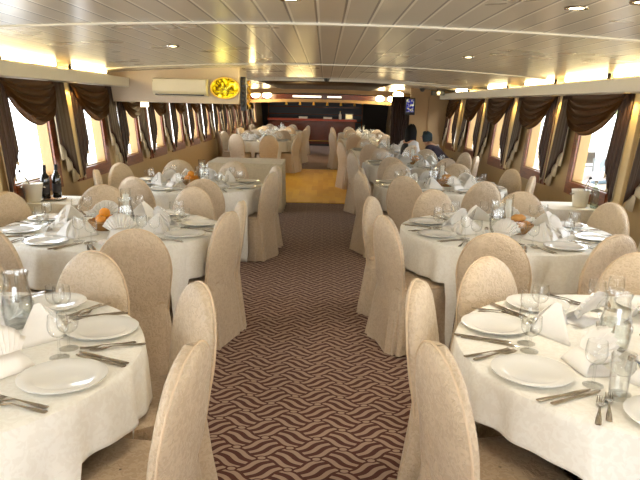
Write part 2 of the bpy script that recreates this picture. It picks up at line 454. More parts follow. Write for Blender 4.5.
# ------------------------------------------------------------------ cove lamps
def cove_lamp():
    r = empty('fluorescent_lamp', (0, 0, 0))
    MB().box(-.025, .025, -.56, .56, 0, .035).build('housing', M['white'], r, smooth=False)
    m = MB(); m.tube([(0, -.53, .062), (0, .53, .062)], .017, 10); m.build('tube', M['tube'], r)
    for y in (-.55, .53): MB().box(-.014, .014, y, y + .02, .034, .082).build('socket', M['black'], r, smooth=False)
    return r
CL = Maker(cove_lamp)
cove_r = [(5.42, 'nearest of those seen over the right windows'), (6.62, 'second from the camera above right windows'), (8.02, 'third from the camera above right windows'), (9.95, 'fourth from the camera above right windows'), (12.5, 'farthest along the right window cove')]
cove_l = [(5.8, 'nearer of the two seen above left windows'), (7.25, 'farther of the two seen above left windows')]
GL = 'fluorescent lamps in the window coves'
for y, w in cove_r: CL.place((2.60, y, 1.90), 0, 'glowing fluorescent tube lamp, ' + w, 'lamp', GL)
for y, w in cove_l: CL.place((-2.60, y, 1.90), 0, 'glowing fluorescent tube lamp, ' + w, 'lamp', GL)
for y in (4.0, 2.6, 1.2, -.2, -1.6, -3.0):
    for sx in (-1, 1): CL.place((sx * 2.60, y, 1.90), 0, 'glowing fluorescent tube lamp in the window cove beside the camera', 'lamp', GL)

# ceiling downlights
def downlight():
    r = empty('ceiling_downlight', (0, 0, 0))
    MB().lathe([(.03, -.003), (.048, -.006), (.052, 0), (.048, .004)], 20).build('rim', M['steel'], r)
    MB().lathe([(0, -.004), (.02, -.004), (.031, -.002)], 20).build('lens', M['bulb'], r)
    return r
DL = Maker(downlight)
DLP = [(-.16, 2.9, 'small chrome ceiling downlight nearest the middle of the room'), (1.05, 2.85, 'small chrome ceiling downlight over the nearest right table'), (1.22, 2.62, 'small chrome ceiling downlight above, closer to the camera, right side'),
       (-1.2, 5.2, 'small chrome ceiling downlight over the second left table'), (1.2, 5.6, 'small chrome ceiling downlight over the second right table'),
       (-.9, 1.0, 'small chrome ceiling downlight behind the view, left'), (.9, .6, 'small chrome ceiling downlight behind the view, right')]
for x, y, lb in DLP:
    DL.place((x, y, ceil_z(x) - .001), 0, lb, 'lamp', 'ceiling downlights')
def point(loc, power, col=(1, .8, .5), r=.05, spot=None, aim=(0, 0, -1)):
    ld = bpy.data.lights.new('lamp_and_fill_light', 'SPOT' if spot else 'POINT'); ld.energy = power; ld.color = col; ld.shadow_soft_size = r
    if spot: ld.spot_size = radians(spot); ld.spot_blend = .8
    o = bpy.data.objects.new('lamp_and_fill_light', ld); COL.objects.link(o); o.location = loc
    o.rotation_euler = Vector(aim).to_track_quat('-Z', 'Y').to_euler(); return o
for x, y, lb in DLP: point((x, y, ceil_z(x) - .03), 8, (1, .91, .76), .04, 150)

# unseen lamps added under the soffit to make the pilasters glow
def added_soffit_lamp():
    r = empty('added_soffit_lamp', (0, 0, 0))
    MB().lathe([(.018, -.002), (.03, -.004), (.033, 0)], 16).build('rim', M['gold'], r)
    MB().lathe([(0, -.003), (.019, -.002)], 16).build('lens', M['bulbdim'], r)
    return r
SL = Maker(added_soffit_lamp)
nm_r = ['nearest', 'second', 'third', 'fourth', 'fifth', 'farthest']
for i, y in enumerate(PR[:5]):
    SL.place((2.62, y, 1.804), 0, 'small added lamp above the right wall pilaster, %s from the camera' % nm_r[i], 'lamp', 'added lamps over the pilasters')
    point((2.62, y, 1.79), 4, (1, .68, .2), .02, 100, (.2, 0, -1))
for i, y in enumerate(PL[:2]):
    SL.place((-2.62, y, 1.804), 0, 'small added lamp above the left wall pilaster, %s from the camera' % nm_r[i], 'lamp', 'added lamps over the pilasters')
    point((-2.62, y, 1.79), 4, (1, .68, .2), .02, 100, (-.2, 0, -1))

# ------------------------------------------------------------------ curtains
def swag_mesh(side, y0, y1, ztop, drop, var):
    rnd = random.Random(var); nu, nv = 40, 56; rows = []
    k = 5.5
    for j in range(nv + 1):
        v = j / nv; row = []
        for i in range(nu + 1):
            u = i / nu
            q = u + .05 * sin(pi * u) * (rnd.random() - .5) * 0
            par_ = max(0.0, 1 - (2 * q - 1) ** 2)
            sag = par_ ** .6
            z = ztop - .04 * v - (drop - .04) * v * sag
            ph = v ** 1.1 * k * 2 * pi
            amp = (.018 + .018 * v) * (.35 + .65 * sag)
            dd = -.06 - .07 * sag * (.4 + .6 * sin(pi * min(1, v * .75))) - amp * (1 - abs(sin(ph / 2 + 2.0 * (u - .5) ** 2))) * 1.6
            inset = .02 * v * (1 - sag)
            row.append(wpt(side, dd, y0 + (y1 - y0) * (u * (1 - 2 * .05 * v * v) + .05 * v * v), z))
        rows.append(row)
    return MB().grid(rows)
def tail_mesh(side, yin, yout, ztop, zin, zout, lining=False, npl=3):
    """stepped cascade: three overlapping soft pleats, each hanging lower towards the outer edge; the lining shows under every step"""
    m = MB(); w = (yout - yin) / npl
    for k in range(npl):
        ya, yb = yin + w * (k - .12), yin + w * (k + 1.12)
        za = zin + (zout - zin) * k / npl; zb = zin + (zout - zin) * (k + 1) / npl
        rows = []
        for j in range(9):
            v = j / 8; row = []
            for i in range(11):
                u = i / 10
                bot = za + (zb - za) * u
                dd = -.028 - (.018 * sin(pi * u) + .006 * sin(3 * pi * u)) - .012 * (npl - k) - .018 * v
                if lining:
                    dd += .016; bot -= .15 * (1 - u) + .01; y = ya + (yb - ya) * (.06 + .82 * u)
                else: y = ya + (yb - ya) * u
                yc = (yin + yout) / 2
                y = yc + (y - yc) * (.9 + .12 * v)
                row.append(wpt(side, dd, y, ztop + (bot - ztop) * v))
            rows.append(row)
        m.grid(rows)
    return m
def curtain(side, y0, y1, near_w, far_w, label, grp, var, ztop=1.80, drop=.40, glow=True):
    r = empty('window_valance', (side * WX, (y0 + y1) / 2, ztop), 0, label, 'curtain', grp)
    inv = Matrix.Translation((-side * WX, -(y0 + y1) / 2, -ztop))
    def put(nm, mb, mat, par):
        me = mb.mesh(nm, mat); me.transform(inv); o = obj(nm, me, par); return o
    solid(put('swag', swag_mesh(side, y0, y1, ztop, drop, var), M['swag'], r), .004, 1)
    rnd = random.Random(var * 7)
    for yin, yout in ((y0 + near_w, y0 + near_w - .19), (y1 + far_w - .40, y1 + far_w)):
        a_ = rnd.uniform(-.03, .03)
        tl = solid(put('tail', tail_mesh(side, yin, yout, ztop, 1.22 + a_, .84 + a_), M['tail'], r), .003)
        solid(put('lining', tail_mesh(side, yin, yout, ztop - .004, 1.22 + a_, .84 + a_, True), M['lining'], tl), .003)
    return r
WR = ['nearest the camera on the right wall', 'second from the camera on the right wall', 'third from the camera on the right wall', 'fourth from the camera on the right wall', 'fifth from the camera on the right wall', 'farthest on the right wall before the tan partition']
GC = 'brown swag curtains over the windows'
RS = [(3.85, 5.22), (5.84, 7.22), (7.66, 8.9), (9.42, 10.6), (11.15, 12.3), (13.1, 14.05)]
names_r = ['at the right edge, almost out of view', 'over the widest view of the marina', 'over the second marina window, right wall', 'over the third marina window, right wall', 'fourth of those seen along the right wall', 'last before the tan partition, right wall']
for i, (a_, b_) in enumerate(RS): curtain(1, a_, b_, .10 if i == 1 else .17, .26, 'brown satin swag curtain with tails, ' + names_r[i], GC, i + 3)
LS = [(3.2, 4.35), (5.38, 6.46), (6.90, 8.02), (8.40, 9.30), (9.85, 10.75), (11.3, 12.2), (12.75, 13.65), (14.2, 15.1), (15.65, 16.55), (17.1, 18.0), (18.55, 19.45), (20.0, 20.9), (21.4, 22.3), (22.9, 23.8)]
names_l = ['at the left edge, beside the orange-lit pilaster', 'over the bright window behind the bottles', 'over the second bright left window', 'first past the bulkhead, beside the square lamp', 'second past the bulkhead, left wall', 'third past the bulkhead, left wall', 'fourth past the bulkhead, left wall', 'fifth past the bulkhead, left wall', 'sixth past the bulkhead, left wall', 'seventh past the bulkhead, left wall', 'eighth past the bulkhead, left wall', 'ninth past the bulkhead, left wall', 'tenth past the bulkhead, left wall', 'farthest on the left wall, near the bar']
for i, (a_, b_) in enumerate(LS): curtain(-1, a_, b_, (.09 if i == 1 else .22), .33, 'brown satin swag curtain with tails, ' + names_l[i], GC, i + 20)
for i, (a_, b_) in enumerate([(15.0, 16.1), (16.9, 18.0), (18.8, 19.9), (20.7, 21.8), (22.6, 23.7), (24.5, 25.6)]):
    curtain(1, a_, b_, .15, .40, 'brown satin swag curtain past the tan partition, %s from the partition' % ['first', 'second', 'third', 'fourth', 'fifth', 'sixth'][i], GC, i + 50)

# ------------------------------------------------------------------ left bulkhead with air conditioner and oval lamp
struct(bevel(MB().box(-2.78, -1.08, 8.25, 9.0, 1.62, 2.075).build('wall_bulkhead', M['bulk'], smooth=False), .01))
r = empty('air_conditioner', (-1.80, 8.25, 1.70), 0, 'cream wall air conditioner on the bulkhead left of the glowing oval', 'air conditioner')
m = MB(); pf = [(0, 0), (-.13, .02), (-.16, .06), (-.16, .17), (-.12, .215), (0, .22)]
m.grid([[(x, p[0], p[1]) for p in pf] for x in (-.335, .335)])
m.f += [tuple(range(6)), tuple(range(6, 12))]
bevel(m.build('casing', M['ac'], r, smooth=False), .006)
MB().box(-.32, .32, -.168, -.158, .075, .205).build('front_panel', M['ac'], r, smooth=False)
m = MB(); m.box(-.3, .3, -.155, -.10, .012, .028); m.build('air_outlet', M['black'], r, smooth=False)
m = MB(); m.box(-.29, .29, -.175, -.12, .028, .034); m.build('louvre', M['ac'], r, smooth=False)
r = empty('oval_wall_sign', (-1.255, 8.245, 1.815), 0, 'glowing yellow oval glass emblem at the end of the bulkhead', 'lamp')
m = MB(); N = 40
m.grid([[(.19 * k_ * cos(2 * pi * i / N), yy, .135 * k_ * sin(2 * pi * i / N)) for i in range(N)] for k_, yy in ((1, 0), (1.02, -.03), (.98, -.05), (.9, -.05), (.88, -.035))], cv=True)
m.build('rim', M['gold'], r)
m = MB(); m.grid([[(.19 * k_ * cos(2 * pi * i / N), -.036 - .02 * (1 - k_ * k_), .135 * k_ * sin(2 * pi * i / N)) for i in range(N)] for k_ in (.9, .7, .5, .3, .1, .001)], cv=True)
m.build('glass', M['amber'], r)
m = MB()
for k_ in range(9):
    a_ = pi * (.08 + .84 * k_ / 8)
    m.tube([(.03 * cos(a_), -.056, -.05 + .02 * sin(a_)), (.1 * cos(a_), -.056, -.05 + .085 * sin(a_))], .004, 6)
m.tube([(-.12, -.056, -.06), (.12, -.056, -.06)], .005, 6)
m.build('leading', M['leafdark'], r)
point((-1.255, 8.05, 1.8), .6, (1, .85, .2), .08)
# slim black speaker and gold garland hung beside it
r = empty('column_speaker', (-1.035, 8.27, 1.60), 0, 'slim black column hanging beside the glowing oval', 'speaker')
bevel(MB().box(-.035, .035, 0, .09, -.06, .36).build('casing', M['black'], r, smooth=False), .008)
m = MB()
for k_ in range(7): m.lathe([(.024, 0), (.02, .004), (.006, .008), (0, .006)], 14, (0, 0, 0)); 
m2 = MB()
for k_ in range(7):
    for i in range(12):
        pass
    m2.add([(.022 * cos(2 * pi * q / 14), -.004, .01 + k_ * .053 + .022 * sin(2 * pi * q / 14)) for q in range(14)], [tuple(range(14))])
solid(m2.build('grille', M['dark'], r), .004)
g = MB(); pth = [(.012 * sin(i * .9), .012 * cos(i * .9), -.03 + i * .0125) for i in range(28)]
g.tube(pth, .012, 7)
for i in range(0, 28, 1): g.ball((pth[i][0] + .016 * cos(i * 2.1), pth[i][1] + .016 * sin(i * 2.1), pth[i][2]), .01, .01, .01, 7, 5)
o = g.build('hanging_garland', M['gold']); o.location = (-.965, 8.3, 1.60); tag(o, 'gold twisted garland hanging beside the slim black column', 'garland')
point((-.9, 8.15, 1.9), .8, (1, .78, .3), .03)

point((-.5, 13.4, 2.0), 14, (1, .74, .3), .3)  # warm fill added over the dance floor, with no fixture of its own
# square wall lamp past the bulkhead
r = empty('wall_lamp', (-2.60, 9.35, 1.55), 0, 'small square glowing wall lamp under the bulkhead, left wall', 'lamp')
m = MB(); m.grid([[(s_ * sx, s_ * sy, z) for sx, sy in ((-1, -1), (1, -1), (1, 1), (-1, 1))] for s_, z in ((.062, 0), (.055, .12))], cv=True)
m.build('lamp_shade', M['shade'], r, smooth=False)
m = MB(); m.tube([(-.1, 0, .03), (-.03, 0, .02), (0, 0, .05)], .008, 6); m.box(-.12, -.095, -.03, .03, 0, .08); m.build('bracket', M['gold'], r)
point((-2.45, 9.2, 1.6), .5, (1, .75, .35), .05)

# ------------------------------------------------------------------ far ceiling, beams, bar
m = MB(); xs = [-1.25 + 2.5 * i / 24 for i in range(25)]
m.grid([[(x, y, ceil_z(x) - .02 + .03 * abs(x / 1.25) ** 2 * 0) for y in (11.9, 18.8)] for x in xs])
o = struct(solid(m.build('ceiling_lattice', M['lattice']), .012, 0))
tn2 = 60
def beam(y, z0, z1, mat, x0=-2.6, x1=2.6, th=.08, name='trim_60'):
    m = MB(); xs = [x0 + (x1 - x0) * i / 30 for i in range(31)]
    m.grid([[(x, y, z0 - .012 * x * x), (x, y, z1 - .012 * x * x), (x, y + th, z1 - .012 * x * x), (x, y + th, z0 - .012 * x * x)] for x in xs], cv=True)
    return struct(m.build(name, mat))
beam(11.7, 2.045, 2.085, M['white'], -2.6, 2.6, .06, 'trim_61')
beam(18.9, 1.95, 2.09, M['panel'], -2.7, 2.7, .1, 'trim_62')
beam(20.0, 1.80, 1.94, M['bar'], -2.7, 2.7, .1, 'trim_63')
beam(19.9, 1.70, 1.79, M['panel'], -2.7, 2.7, .25, 'trim_64')

def sconce():
    r = empty('pendant_globe_lamp', (0, 0, 0))
    m = MB(); m.ball((0, 0, 0), .13, .09, .085, 16, 10); m.build('glass_globe', M['bulb'], r)
    m = MB(); m.lathe([(.03, .12), (.03, .08), (.05, .07)], 12); m.tube([(0, 0, .08), (0, 0, .16)], .01, 6); m.build('cap', M['gold'], r)
    return r
SC = Maker(sconce)
for x, y, z, lb in [(-2.06, 19.4, 1.87, 'left of the pair by the left windows'), (-1.72, 19.4, 1.87, 'right of the pair by the left windows'), (1.62, 19.4, 1.84, 'left of the pair by the right drape'), (1.98, 19.4, 1.84, 'right of the pair by the right drape'), (1.78, 16.0, 1.90, 'nearest the tan partition, right side')]:
    SC.place((x, y, z), 0, 'bright globe lamp below the far beam, ' + lb, 'lamp', 'globe lamps below the far beams')
    point((x, y - .25, z - .1), 2.6, (1, .72, .32), .08)
r = empty('strip_light', (-.55, 19.85, 1.86), 0, 'long white strip light on the far red beam, left of centre', 'lamp')
MB().box(-.42, .42, -.02, .0, -.02, .02).build('diffuser', M['strip'], r, smooth=False)
MB().box(-.44, .44, 0, .1, -.03, .03).build('housing', M['white'], r, smooth=False)
r = empty('strip_light', (.28, 19.85, 1.86), 0, 'short white strip light on the far red beam, right of centre', 'lamp')
MB().box(-.2, .2, -.02, .0, -.015, .015).build('diffuser', M['strip'], r, smooth=False)
MB().box(-.22, .22, 0, .1, -.025, .025).build('housing', M['white'], r, smooth=False)

# bar
r = empty('bar_counter', (-.5, 26, 0), 0, 'long cherry wood bar counter with a red top at the far end', 'bar counter')
m = MB(); m.box(-1.72, 1.72, 0, .5, .08, .98)
m.build('body', M['bar'], r, smooth=False)
m = MB(); m.box(-1.78, 1.78, -.1, .55, .98, 1.06); bevel(m.build('counter_top', M['bartop'], r, smooth=False), .015)
m = MB(); m.box(-1.68, 1.68, .04, .46, 0, .08); m.build('plinth', M['black'], r, smooth=False)
for k_ in range(6):
    x = -1.43 + k_ * .57
    m = MB(); m.box(x - .24, x + .24, -.02, 0, .16, .9); bevel(m.build('front_panel', M['bar'], r, smooth=False), .012)
m = MB(); m.tube([(-1.7, -.1, .2), (1.7, -.1, .2)], .02, 8); m.build('foot_rail', M['gold'], r)
point((-.6, 24.9, 1.9), 3, (1, .55, .26), .3)
r = empty('back_bar_shelf', (-.4, 27.6, 0), 0, 'dark back shelf of bottles behind the bar', 'shelf')
MB().box(-2.0, 2.0, .3, .36, 0, 1.7).build('back_panel', M['shelf'], r, smooth=False)
for z in (.9, 1.2, 1.5): MB().box(-2.0, 2.0, 0, .3, z, z + .03).build('shelf_board', M['bar'], r, smooth=False)
for x in (-2.0, 1.96): MB().box(x, x + .04, 0, .3, 0, 1.7).build('side_panel', M['bar'], r, smooth=False)
def counter_box():
    r = empty('white_box', (0, 0, 0))
    bevel(MB().box(-.17, .17, -.1, .1, 0, .07).build('body', M['white'], r, smooth=False), .01)
    MB().box(-.175, .175, -.105, .105, .07, .085).build('lid', M['label'], r, smooth=False)
    return r
CB = Maker(counter_box)
CB.place((-.86, 26.1, 1.06), 0, 'low white box on the bar, left of the other', 'box', 'white boxes on the bar')
CB.place((.12, 26.1, 1.06), 0, 'low white box on the bar, near the pale bottle', 'box', 'white boxes on the bar')
r = empty('bottle', (.62, 26.12, 1.06), 0, 'pale bottle standing on the bar top', 'bottle')
MB().lathe([(0, 0), (.05, 0), (.055, .02), (.055, .17), (.02, .24), (.018, .3)], 14).build('body', M['label'], r)
MB().lathe([(.021, .29), (.021, .325), (0, .326)], 12).build('cap', M['foil'], r)
r = empty('display_case', (.98, 26.15, 1.06), 0, 'small yellow-lit case on the right end of the bar', 'case')
MB().box(-.15, .15, -.08, .08, 0, .02).box(-.15, .15, -.08, .08, .2, .22).box(-.15, .15, .07, .08, 0, .2).build('case_body', M['white'], r, smooth=False)
MB().box(-.12, .12, .05, .07, .03, .19).build('lit_back', emit('lit_case_glow', (1.0, .78, .36, 1), .35), r, smooth=False)
def pendant():
    r = empty('pendant_lamp', (0, 0, 0))
    m = MB(); m.lathe([(.022, .15), (.035, .1), (.05, 0), (.046, 0), (.03, .1)], 14); m.build('lamp_shade', M['gold'], r)
    m = MB(); m.ball((0, 0, .04), .028, .028, .035, 10, 7); m.build('bulb', M['bulbdim'], r)
    m = MB(); m.tube([(0, 0, .14), (0, 0, .5)], .004, 6); m.build('cord', M['black'], r)
    return r
PD = Maker(pendant)
for k_ in range(6):
    PD.place((-1.5 + k_ * .53, 25.4, 1.59), 0, 'small gold pendant lamp over the bar, %s from the left' % ['first', 'second', 'third', 'fourth', 'fifth', 'sixth'][k_], 'lamp', 'pendant lamps over the bar')

# right partition, drape and monitor
struct(MB().box(1.86, 2.78, 14.3, 14.4, 0, 2.05).build('wall_partition', M['panel'], smooth=False))
struct(MB().box(2.26, 2.78, 14.26, 14.3, 0, 1.86).build('trim_70', M['panel'], smooth=False))
r = empty('drape', (1.66, 14.35, 0), 0, 'dark full-length drape left of the tan partition', 'curtain')
m = MB(); rows = []
for j in range(8):
    z = .02 + 1.83 * j / 7
    rows.append([(-.2 + .4 * i / 48, .03 * sin(i * 1.05) * (1 - .4 * j / 7), z) for i in range(49)])
solid(m.grid(rows).build('fabric', M['tail'], r), .006)
m = MB(); m.tube([(-.24, 0, 1.87), (.24, 0, 1.87)], .012, 8); m.build('rod', M['gold'], r)
r = empty('wall_monitor', (1.84, 14.18, 1.65), 0, 'small lit monitor hung on the edge of the tan partition', 'monitor')
bevel(MB().box(-.11, .11, -.03, .03, -.19, .17).build('casing', M['black'], r, smooth=False), .01)
MB().box(-.08, .08, -.034, -.03, -.13, .14).build('screen', M['screen'], r, smooth=False)
m = MB(); m.tube([(0, .03, 0), (.02, .12, .02)], .02, 8); m.build('bracket', M['black'], r)
r = empty('spotlight', (2.32, 13.55, 1.93), 0, 'black spotlight box at the far end of the right cove', 'spotlight')
bevel(MB().box(-.13, .13, -.08, .08, -.05, .04).build('housing', M['black'], r, smooth=False), .01)
m = MB(); m.lathe([(0, 0), (.04, 0), (.045, .02)], 14); o = m.build('lens', M['steel'], r); o.rotation_euler = (pi / 2, 0, 0); o.location = (0, -.085, -.005)
m = MB(); m.tube([(0, 0, .04), (0, 0, .07)], .02, 8); m.build('bracket', M['black'], r)
for x, y, lb in [(.02, 11.3, 'small black dome camera at the middle of the ceiling'), (2.05, 13.9, 'small black dome camera near the right partition')]:
    r = empty('ceiling_camera', (x, y, ceil_z(x) - .02), 0, lb, 'camera', 'black dome cameras')
    m = MB(); m.ball((0, 0, -.01), .05, .05, .045, 14, 8); m.build('dome', M['black'], r)
    m = MB(); m.lathe([(.06, -.004), (.06, .02), (0, .02)], 16); m.build('base', M['dark'], r)

# ------------------------------------------------------------------ chairs
def superell(a, ex):
    c_, s_ = cos(a), sin(a)
    return (math.copysign(abs(c_) ** (2 / ex), c_), math.copysign(abs(s_) ** (2 / ex), s_))
def back_profile():
    P_ = []
    for i in range(8): z = .40 + .24 * i / 8; P_.append((z, .198 + .022 * i / 8))
    for i in range(15):
        a_ = pi / 2 * i / 14; P_.append((.64 + .285 * sin(a_), max(.002, .22 * cos(a_) ** .92)))
    return P_
def yback(z): return .075 - .075 * ((z - .40) / .525) ** 1.1
def chair_proto(var):
    def fn():
        rnd = random.Random(var)
        r = empty('banquet_chair', (0, 0, 0))
        ph = [rnd.uniform(0, 6.28) for _ in range(8)]
        # backrest cover
        m = MB(); rows = []; N = 36
        for z, w in back_profile():
            th = .036 * min(1, .35 + .9 * (w / .22)); row = []
            for k in range(N):
                sx, sy = superell(2 * pi * k / N, 2.6)
                low = max(0, 1 - (z - .4) / .3)
                wr = .004 * sin(9 * sx + ph[0] + 14 * z) * low + .003 * sin(23 * z + 6 * sx + ph[1]) * (.3 + low)
                row.append((w * sx, yback(z) + th * sy + wr * (1 if sy < 0 else .6) - .012 * (1 - sx * sx) * (1 if sy < 0 else -1) * .6, z))
            rows.append(row)
        bk = m.grid(rows, cv=True).build('backrest', M['chair'], r)
        pm = MB(); path = []
        prof = back_profile()
        for sg in (-1, 1):
            seq = prof if sg < 0 else prof[::-1][1:]
            for z, w in seq: path.append((sg * (w + .001), yback(z) - .012, z + (.002 if w < .05 else 0)))
        pm.tube(path, .0045, 6); pm.build('piping', M['piping'], bk)
        # skirt
        m = MB(); rows = []; N = 96
        for j in range(9):
            v = j / 8; z = .452 * (1 - v) + .004; row = []
            for k in range(N):
                a_ = 2 * pi * k / N; sx, sy = superell(a_, 6)
                hw = .208 + .022 * v; hd = .215 + .02 * v
                back = max(0, -sy)
                fold = (.010 * sin(7 * a_ + ph[2]) + .008 * sin(13 * a_ + ph[3]) + .005 * sin(22 * a_ + ph[4])) * v
                fl = 1 + fold / .22
                # the cover kicks out at its back corners
                kick = .035 * v * back * abs(sx) ** 3
                row.append((hw * sx * fl + math.copysign(kick, sx) * .6, .25 + hd * sy * fl - .012 * back * v - kick, z + (.006 * sin(3 * a_ + ph[5]) * v if v > .9 else 0) + .004))
            rows.append(row)
        m.grid(rows, cv=True).build('skirt', M['chair'], r)
        # seat
        m = MB(); rows = []
        for q, z in ((1.0, .448), (1.0, .462), (.97, .470), (.9, .474), (.7, .477), (.4, .479), (.02, .479)):
            rows.append([(.210 * superell(2 * pi * k / 48, 6)[0] * q, .25 + .217 * superell(2 * pi * k / 48, 6)[1] * q, z) for k in range(48)])
        m.grid(rows, cv=True).build('seat', M['seat'], r)
        return r
    return fn
CH = [Maker(chair_proto(v)) for v in (1, 2, 3)]

# ------------------------------------------------------------------ table settings
def plate():
    m = MB(); m.lathe([(0, .006), (.085, .006), (.094, .010), (.138, .019), (.1405, .018), (.139, .015), (.095, .003), (.085, 0), (0, 0)], 48)
    return m.build('dinner_plate', M['china'])
def strip(m, pts, th=.0018):
    """pts: (y, halfwidth, z)"""
    top = [[(-w, y, z + th), (-w * .5, y, z + th * 1.5), (w * .5, y, z + th * 1.5), (w, y, z + th)] for y, w, z in pts]
    bot = [[(w, y, z), (-w, y, z)] for y, w, z in pts]
    m.grid([a_ + b_ for a_, b_ in zip(top, bot)], cv=True)
    n_ = 6; b0 = len(m.v) - len(pts) * n_
    m.f.append(tuple(b0 + i for i in range(n_))[::-1]); m.f.append(tuple(len(m.v) - n_ + i for i in range(n_)))
def fork():
    m = MB()
    strip(m, [(-.10, .006, .002), (-.095, .0095, .002), (-.06, .0085, .003), (-.01, .004, .006), (.02, .003, .008), (.035, .006, .006), (.045, .0115, .004), (.058, .0125, .003)])
    for k in range(4):
        x = -.0098 + k * .0065
        m.grid([[(x - w, y, z), (x + w, y, z), (x + w, y, z + .002), (x - w, y, z + .002)] for y, w, z in ((.055, .0022, .003), (.08, .002, .004), (.1, .0012, .008))], cv=True)
        b0 = len(m.v); m.f.append((b0 - 4, b0 - 3, b0 - 2, b0 - 1))
    return m.build('fork', M['steel'])
def knife():
    m = MB()
    strip(m, [(-.115, .006, .002), (-.11, .0095, .0015), (-.06, .0085, .0015), (-.015, .006, .002), (-.01, .005, .0015), (0, .0085, .001), (.05, .0105, .001), (.09, .009, .001), (.108, .003, .001)], .003)
    return m.build('knife', M['steel'])
def goblet(hb, hs, rb, rt, rf, name):
    """bowl height, stem height, bowl radius, rim radius, foot radius; parts bowl, stem, foot"""
    def fn():
        r = empty(name, (0, 0, 0))
        pr = []
        for i in range(11):
            q = i / 10
            rr = rb * sqrt(max(0, 1 - (1 - min(1, q * 2.0)) ** 2)) if q < .5 else rb + (rt - rb) * ((q - .5) * 2) ** 1.4
            pr.append((max(.004, rr), hs + hb * q))
        MB().lathe(pr + [(pr[-1][0] - .0016, pr[-1][1] + .0008), (pr[-1][0] - .002, pr[-1][1] - .001)], 24).build('bowl', M['glass'], r)
        MB().lathe([(.006, .006), (.005, .012), (.0045, hs * .5), (.0052, hs * .9), (.006, hs + .001)], 12).build('stem', M['glass'], r)
        MB().lathe([(0, 0), (rf, 0), (rf, .002), (rf * .5, .004), (.006, .007), (0, .007)], 24).build('foot', M['glass'], r)
        return r
    return fn
def tumbler():
    r = empty('highball_glass', (0, 0, 0))
    MB().lathe([(0, .0), (.026, 0), (.028, .004), (.033, .148), (.031, .148), (.026, .016), (0, .015)], 24).build('glass_wall', M['glass'], r)
    return r
def napkin_fan(var):
    def fn():
        rnd = random.Random(var); m = MB(); rows = []; n_ = 22
        for i in range(n_ + 1):
            a_ = -1.05 + 2.1 * i / n_
            zg = (1 if i % 2 else -1) * .006
            rr = .135 * (1 - .12 * abs(sin(a_)) + rnd.uniform(-.02, .02))
            row = []
            for q in (.0, .3, .6, .85, 1.0):
                row.append((rr * q * sin(a_) * .92, zg * q * 1.2 - .045 * q * q + .03 * (1 - q) - .02 + .02 * abs(sin(a_)) * q, .004 + rr * q * cos(a_) * .93))
            rows.append(row)
        # folded foot in front
        m.grid(rows)
        m.grid([[(x * (1 + .5 * (.05 - z) / .05), y, z) for x in (-.05, -.02, .02, .05)] for y, z in ((-.005, .05), (.02, .034), (.036, .012), (.04, .003), (.0, .002), (-.06, .003))])
        m.v = [tuple(c * 1.15 for c in p) for p in m.v]; o = m.build('folded_napkin', M['napkin']); solid(o, .004); return o
    return fn
def napkin_tent(var):
    def fn():
        rnd = random.Random(var); m = MB()
        # two wings rising to a peak with a ridge running down at the front
        pk = (rnd.uniform(-.01, .01), .0, .118)
        def wing(sg, off=0.0):
            rows = []
            for i in range(9):
                u = i / 8
                foot = (sg * (.02 + .10 * u), .075 - .13 * u + off, .002)
                row = []
                for j in range(8):
                    v = j / 7
                    bulge = .018 * sin(pi * v) * (1 - .3 * u)
                    row.append((foot[0] * (1 - v) + pk[0] * v + sg * bulge, foot[1] * (1 - v) + (pk[1] - .02 * u) * v + .012 * sin(pi * v) * (1 - u), foot[2] * (1 - v) + pk[2] * v * (1 - .06 * u)))
                rows.append(row)
            m.grid(rows)
        wing(1); wing(-1)
        m.grid([[(sg * .02 * (1 - v), .075 * (1 - v), .002 + .116 * v) for sg in (-1, 1)] for v in [k / 7 for k in range(8)]])
        m.v = [tuple(c * 1.15 for c in p) for p in m.v]; o = m.build('folded_napkin', M['napkin']); solid(o, .004); return o
    return fn
PLT, FRK, KNF = Maker(plate), Maker(fork), Maker(knife)
WG = Maker(goblet(.082, .075, .036, .032, .034, 'wine_glass'))
WT = Maker(goblet(.080, .06, .038, .036, .034, 'water_goblet'))
TB = Maker(tumbler)
NPF = [Maker(napkin_fan(v)) for v in (1, 2)]; NPT = [Maker(napkin_tent(v)) for v in (3, 4)]

def pitcher():
    r = empty('glass_pitcher', (0, 0, 0))
    pr = [(.045, .004), (.052, .02), (.058, .06), (.056, .12), (.046, .17), (.044, .2), (.05, .225)]
    MB().lathe([(0, 0), (.04, 0)] + pr + [(a_ - .003, b_) for a_, b_ in pr[::-1]] + [(0, .01)], 28).build('glass_body', M['glass'], r)
    MB().lathe([(0, .012), (.048, .02), (.0535, .06), (.052, .115), (0, .115)], 24).build('water', M['water'], r)
    m = MB(); m.tube([(.046 + .045 * sin(pi * k / 10), 0, .2 - .13 * k / 10) for k in range(11)], .006, 8); m.build('handle', M['glass'], r)
    m = MB(); m.lathe([(.0585, .075), (.062, .08), (.0615, .1), (.057, .105)], 24); m.build('band', M['glass'], r)
    return r
PT = Maker(pitcher)
def candle_glass():
    r = empty('glass_cylinder', (0, 0, 0))
    MB().lathe([(0, 0), (.036, 0), (.037, .004), (.037, .255), (.0345, .255), (.0345, .012), (0, .012)], 24).build('glass_wall', M['glass'], r)
    MB().lathe([(0, .0), (.042, 0), (.042, .004), (.0, .0045)], 24).build('base', M['glass'], r)
    return r
CGL = Maker(candle_glass)
def candle():
    r = empty('candle', (0, 0, 0))
    MB().lathe([(0, 0), (.022, 0), (.022, .2), (.018, .205), (.01, .2), (0, .199)], 18).build('wax', M['wax'], r)
    MB().tube([(0, 0, .198), (.002, 0, .215)], .0015, 5).build('wick', M['black'], r)
    return r
CDL = Maker(candle)
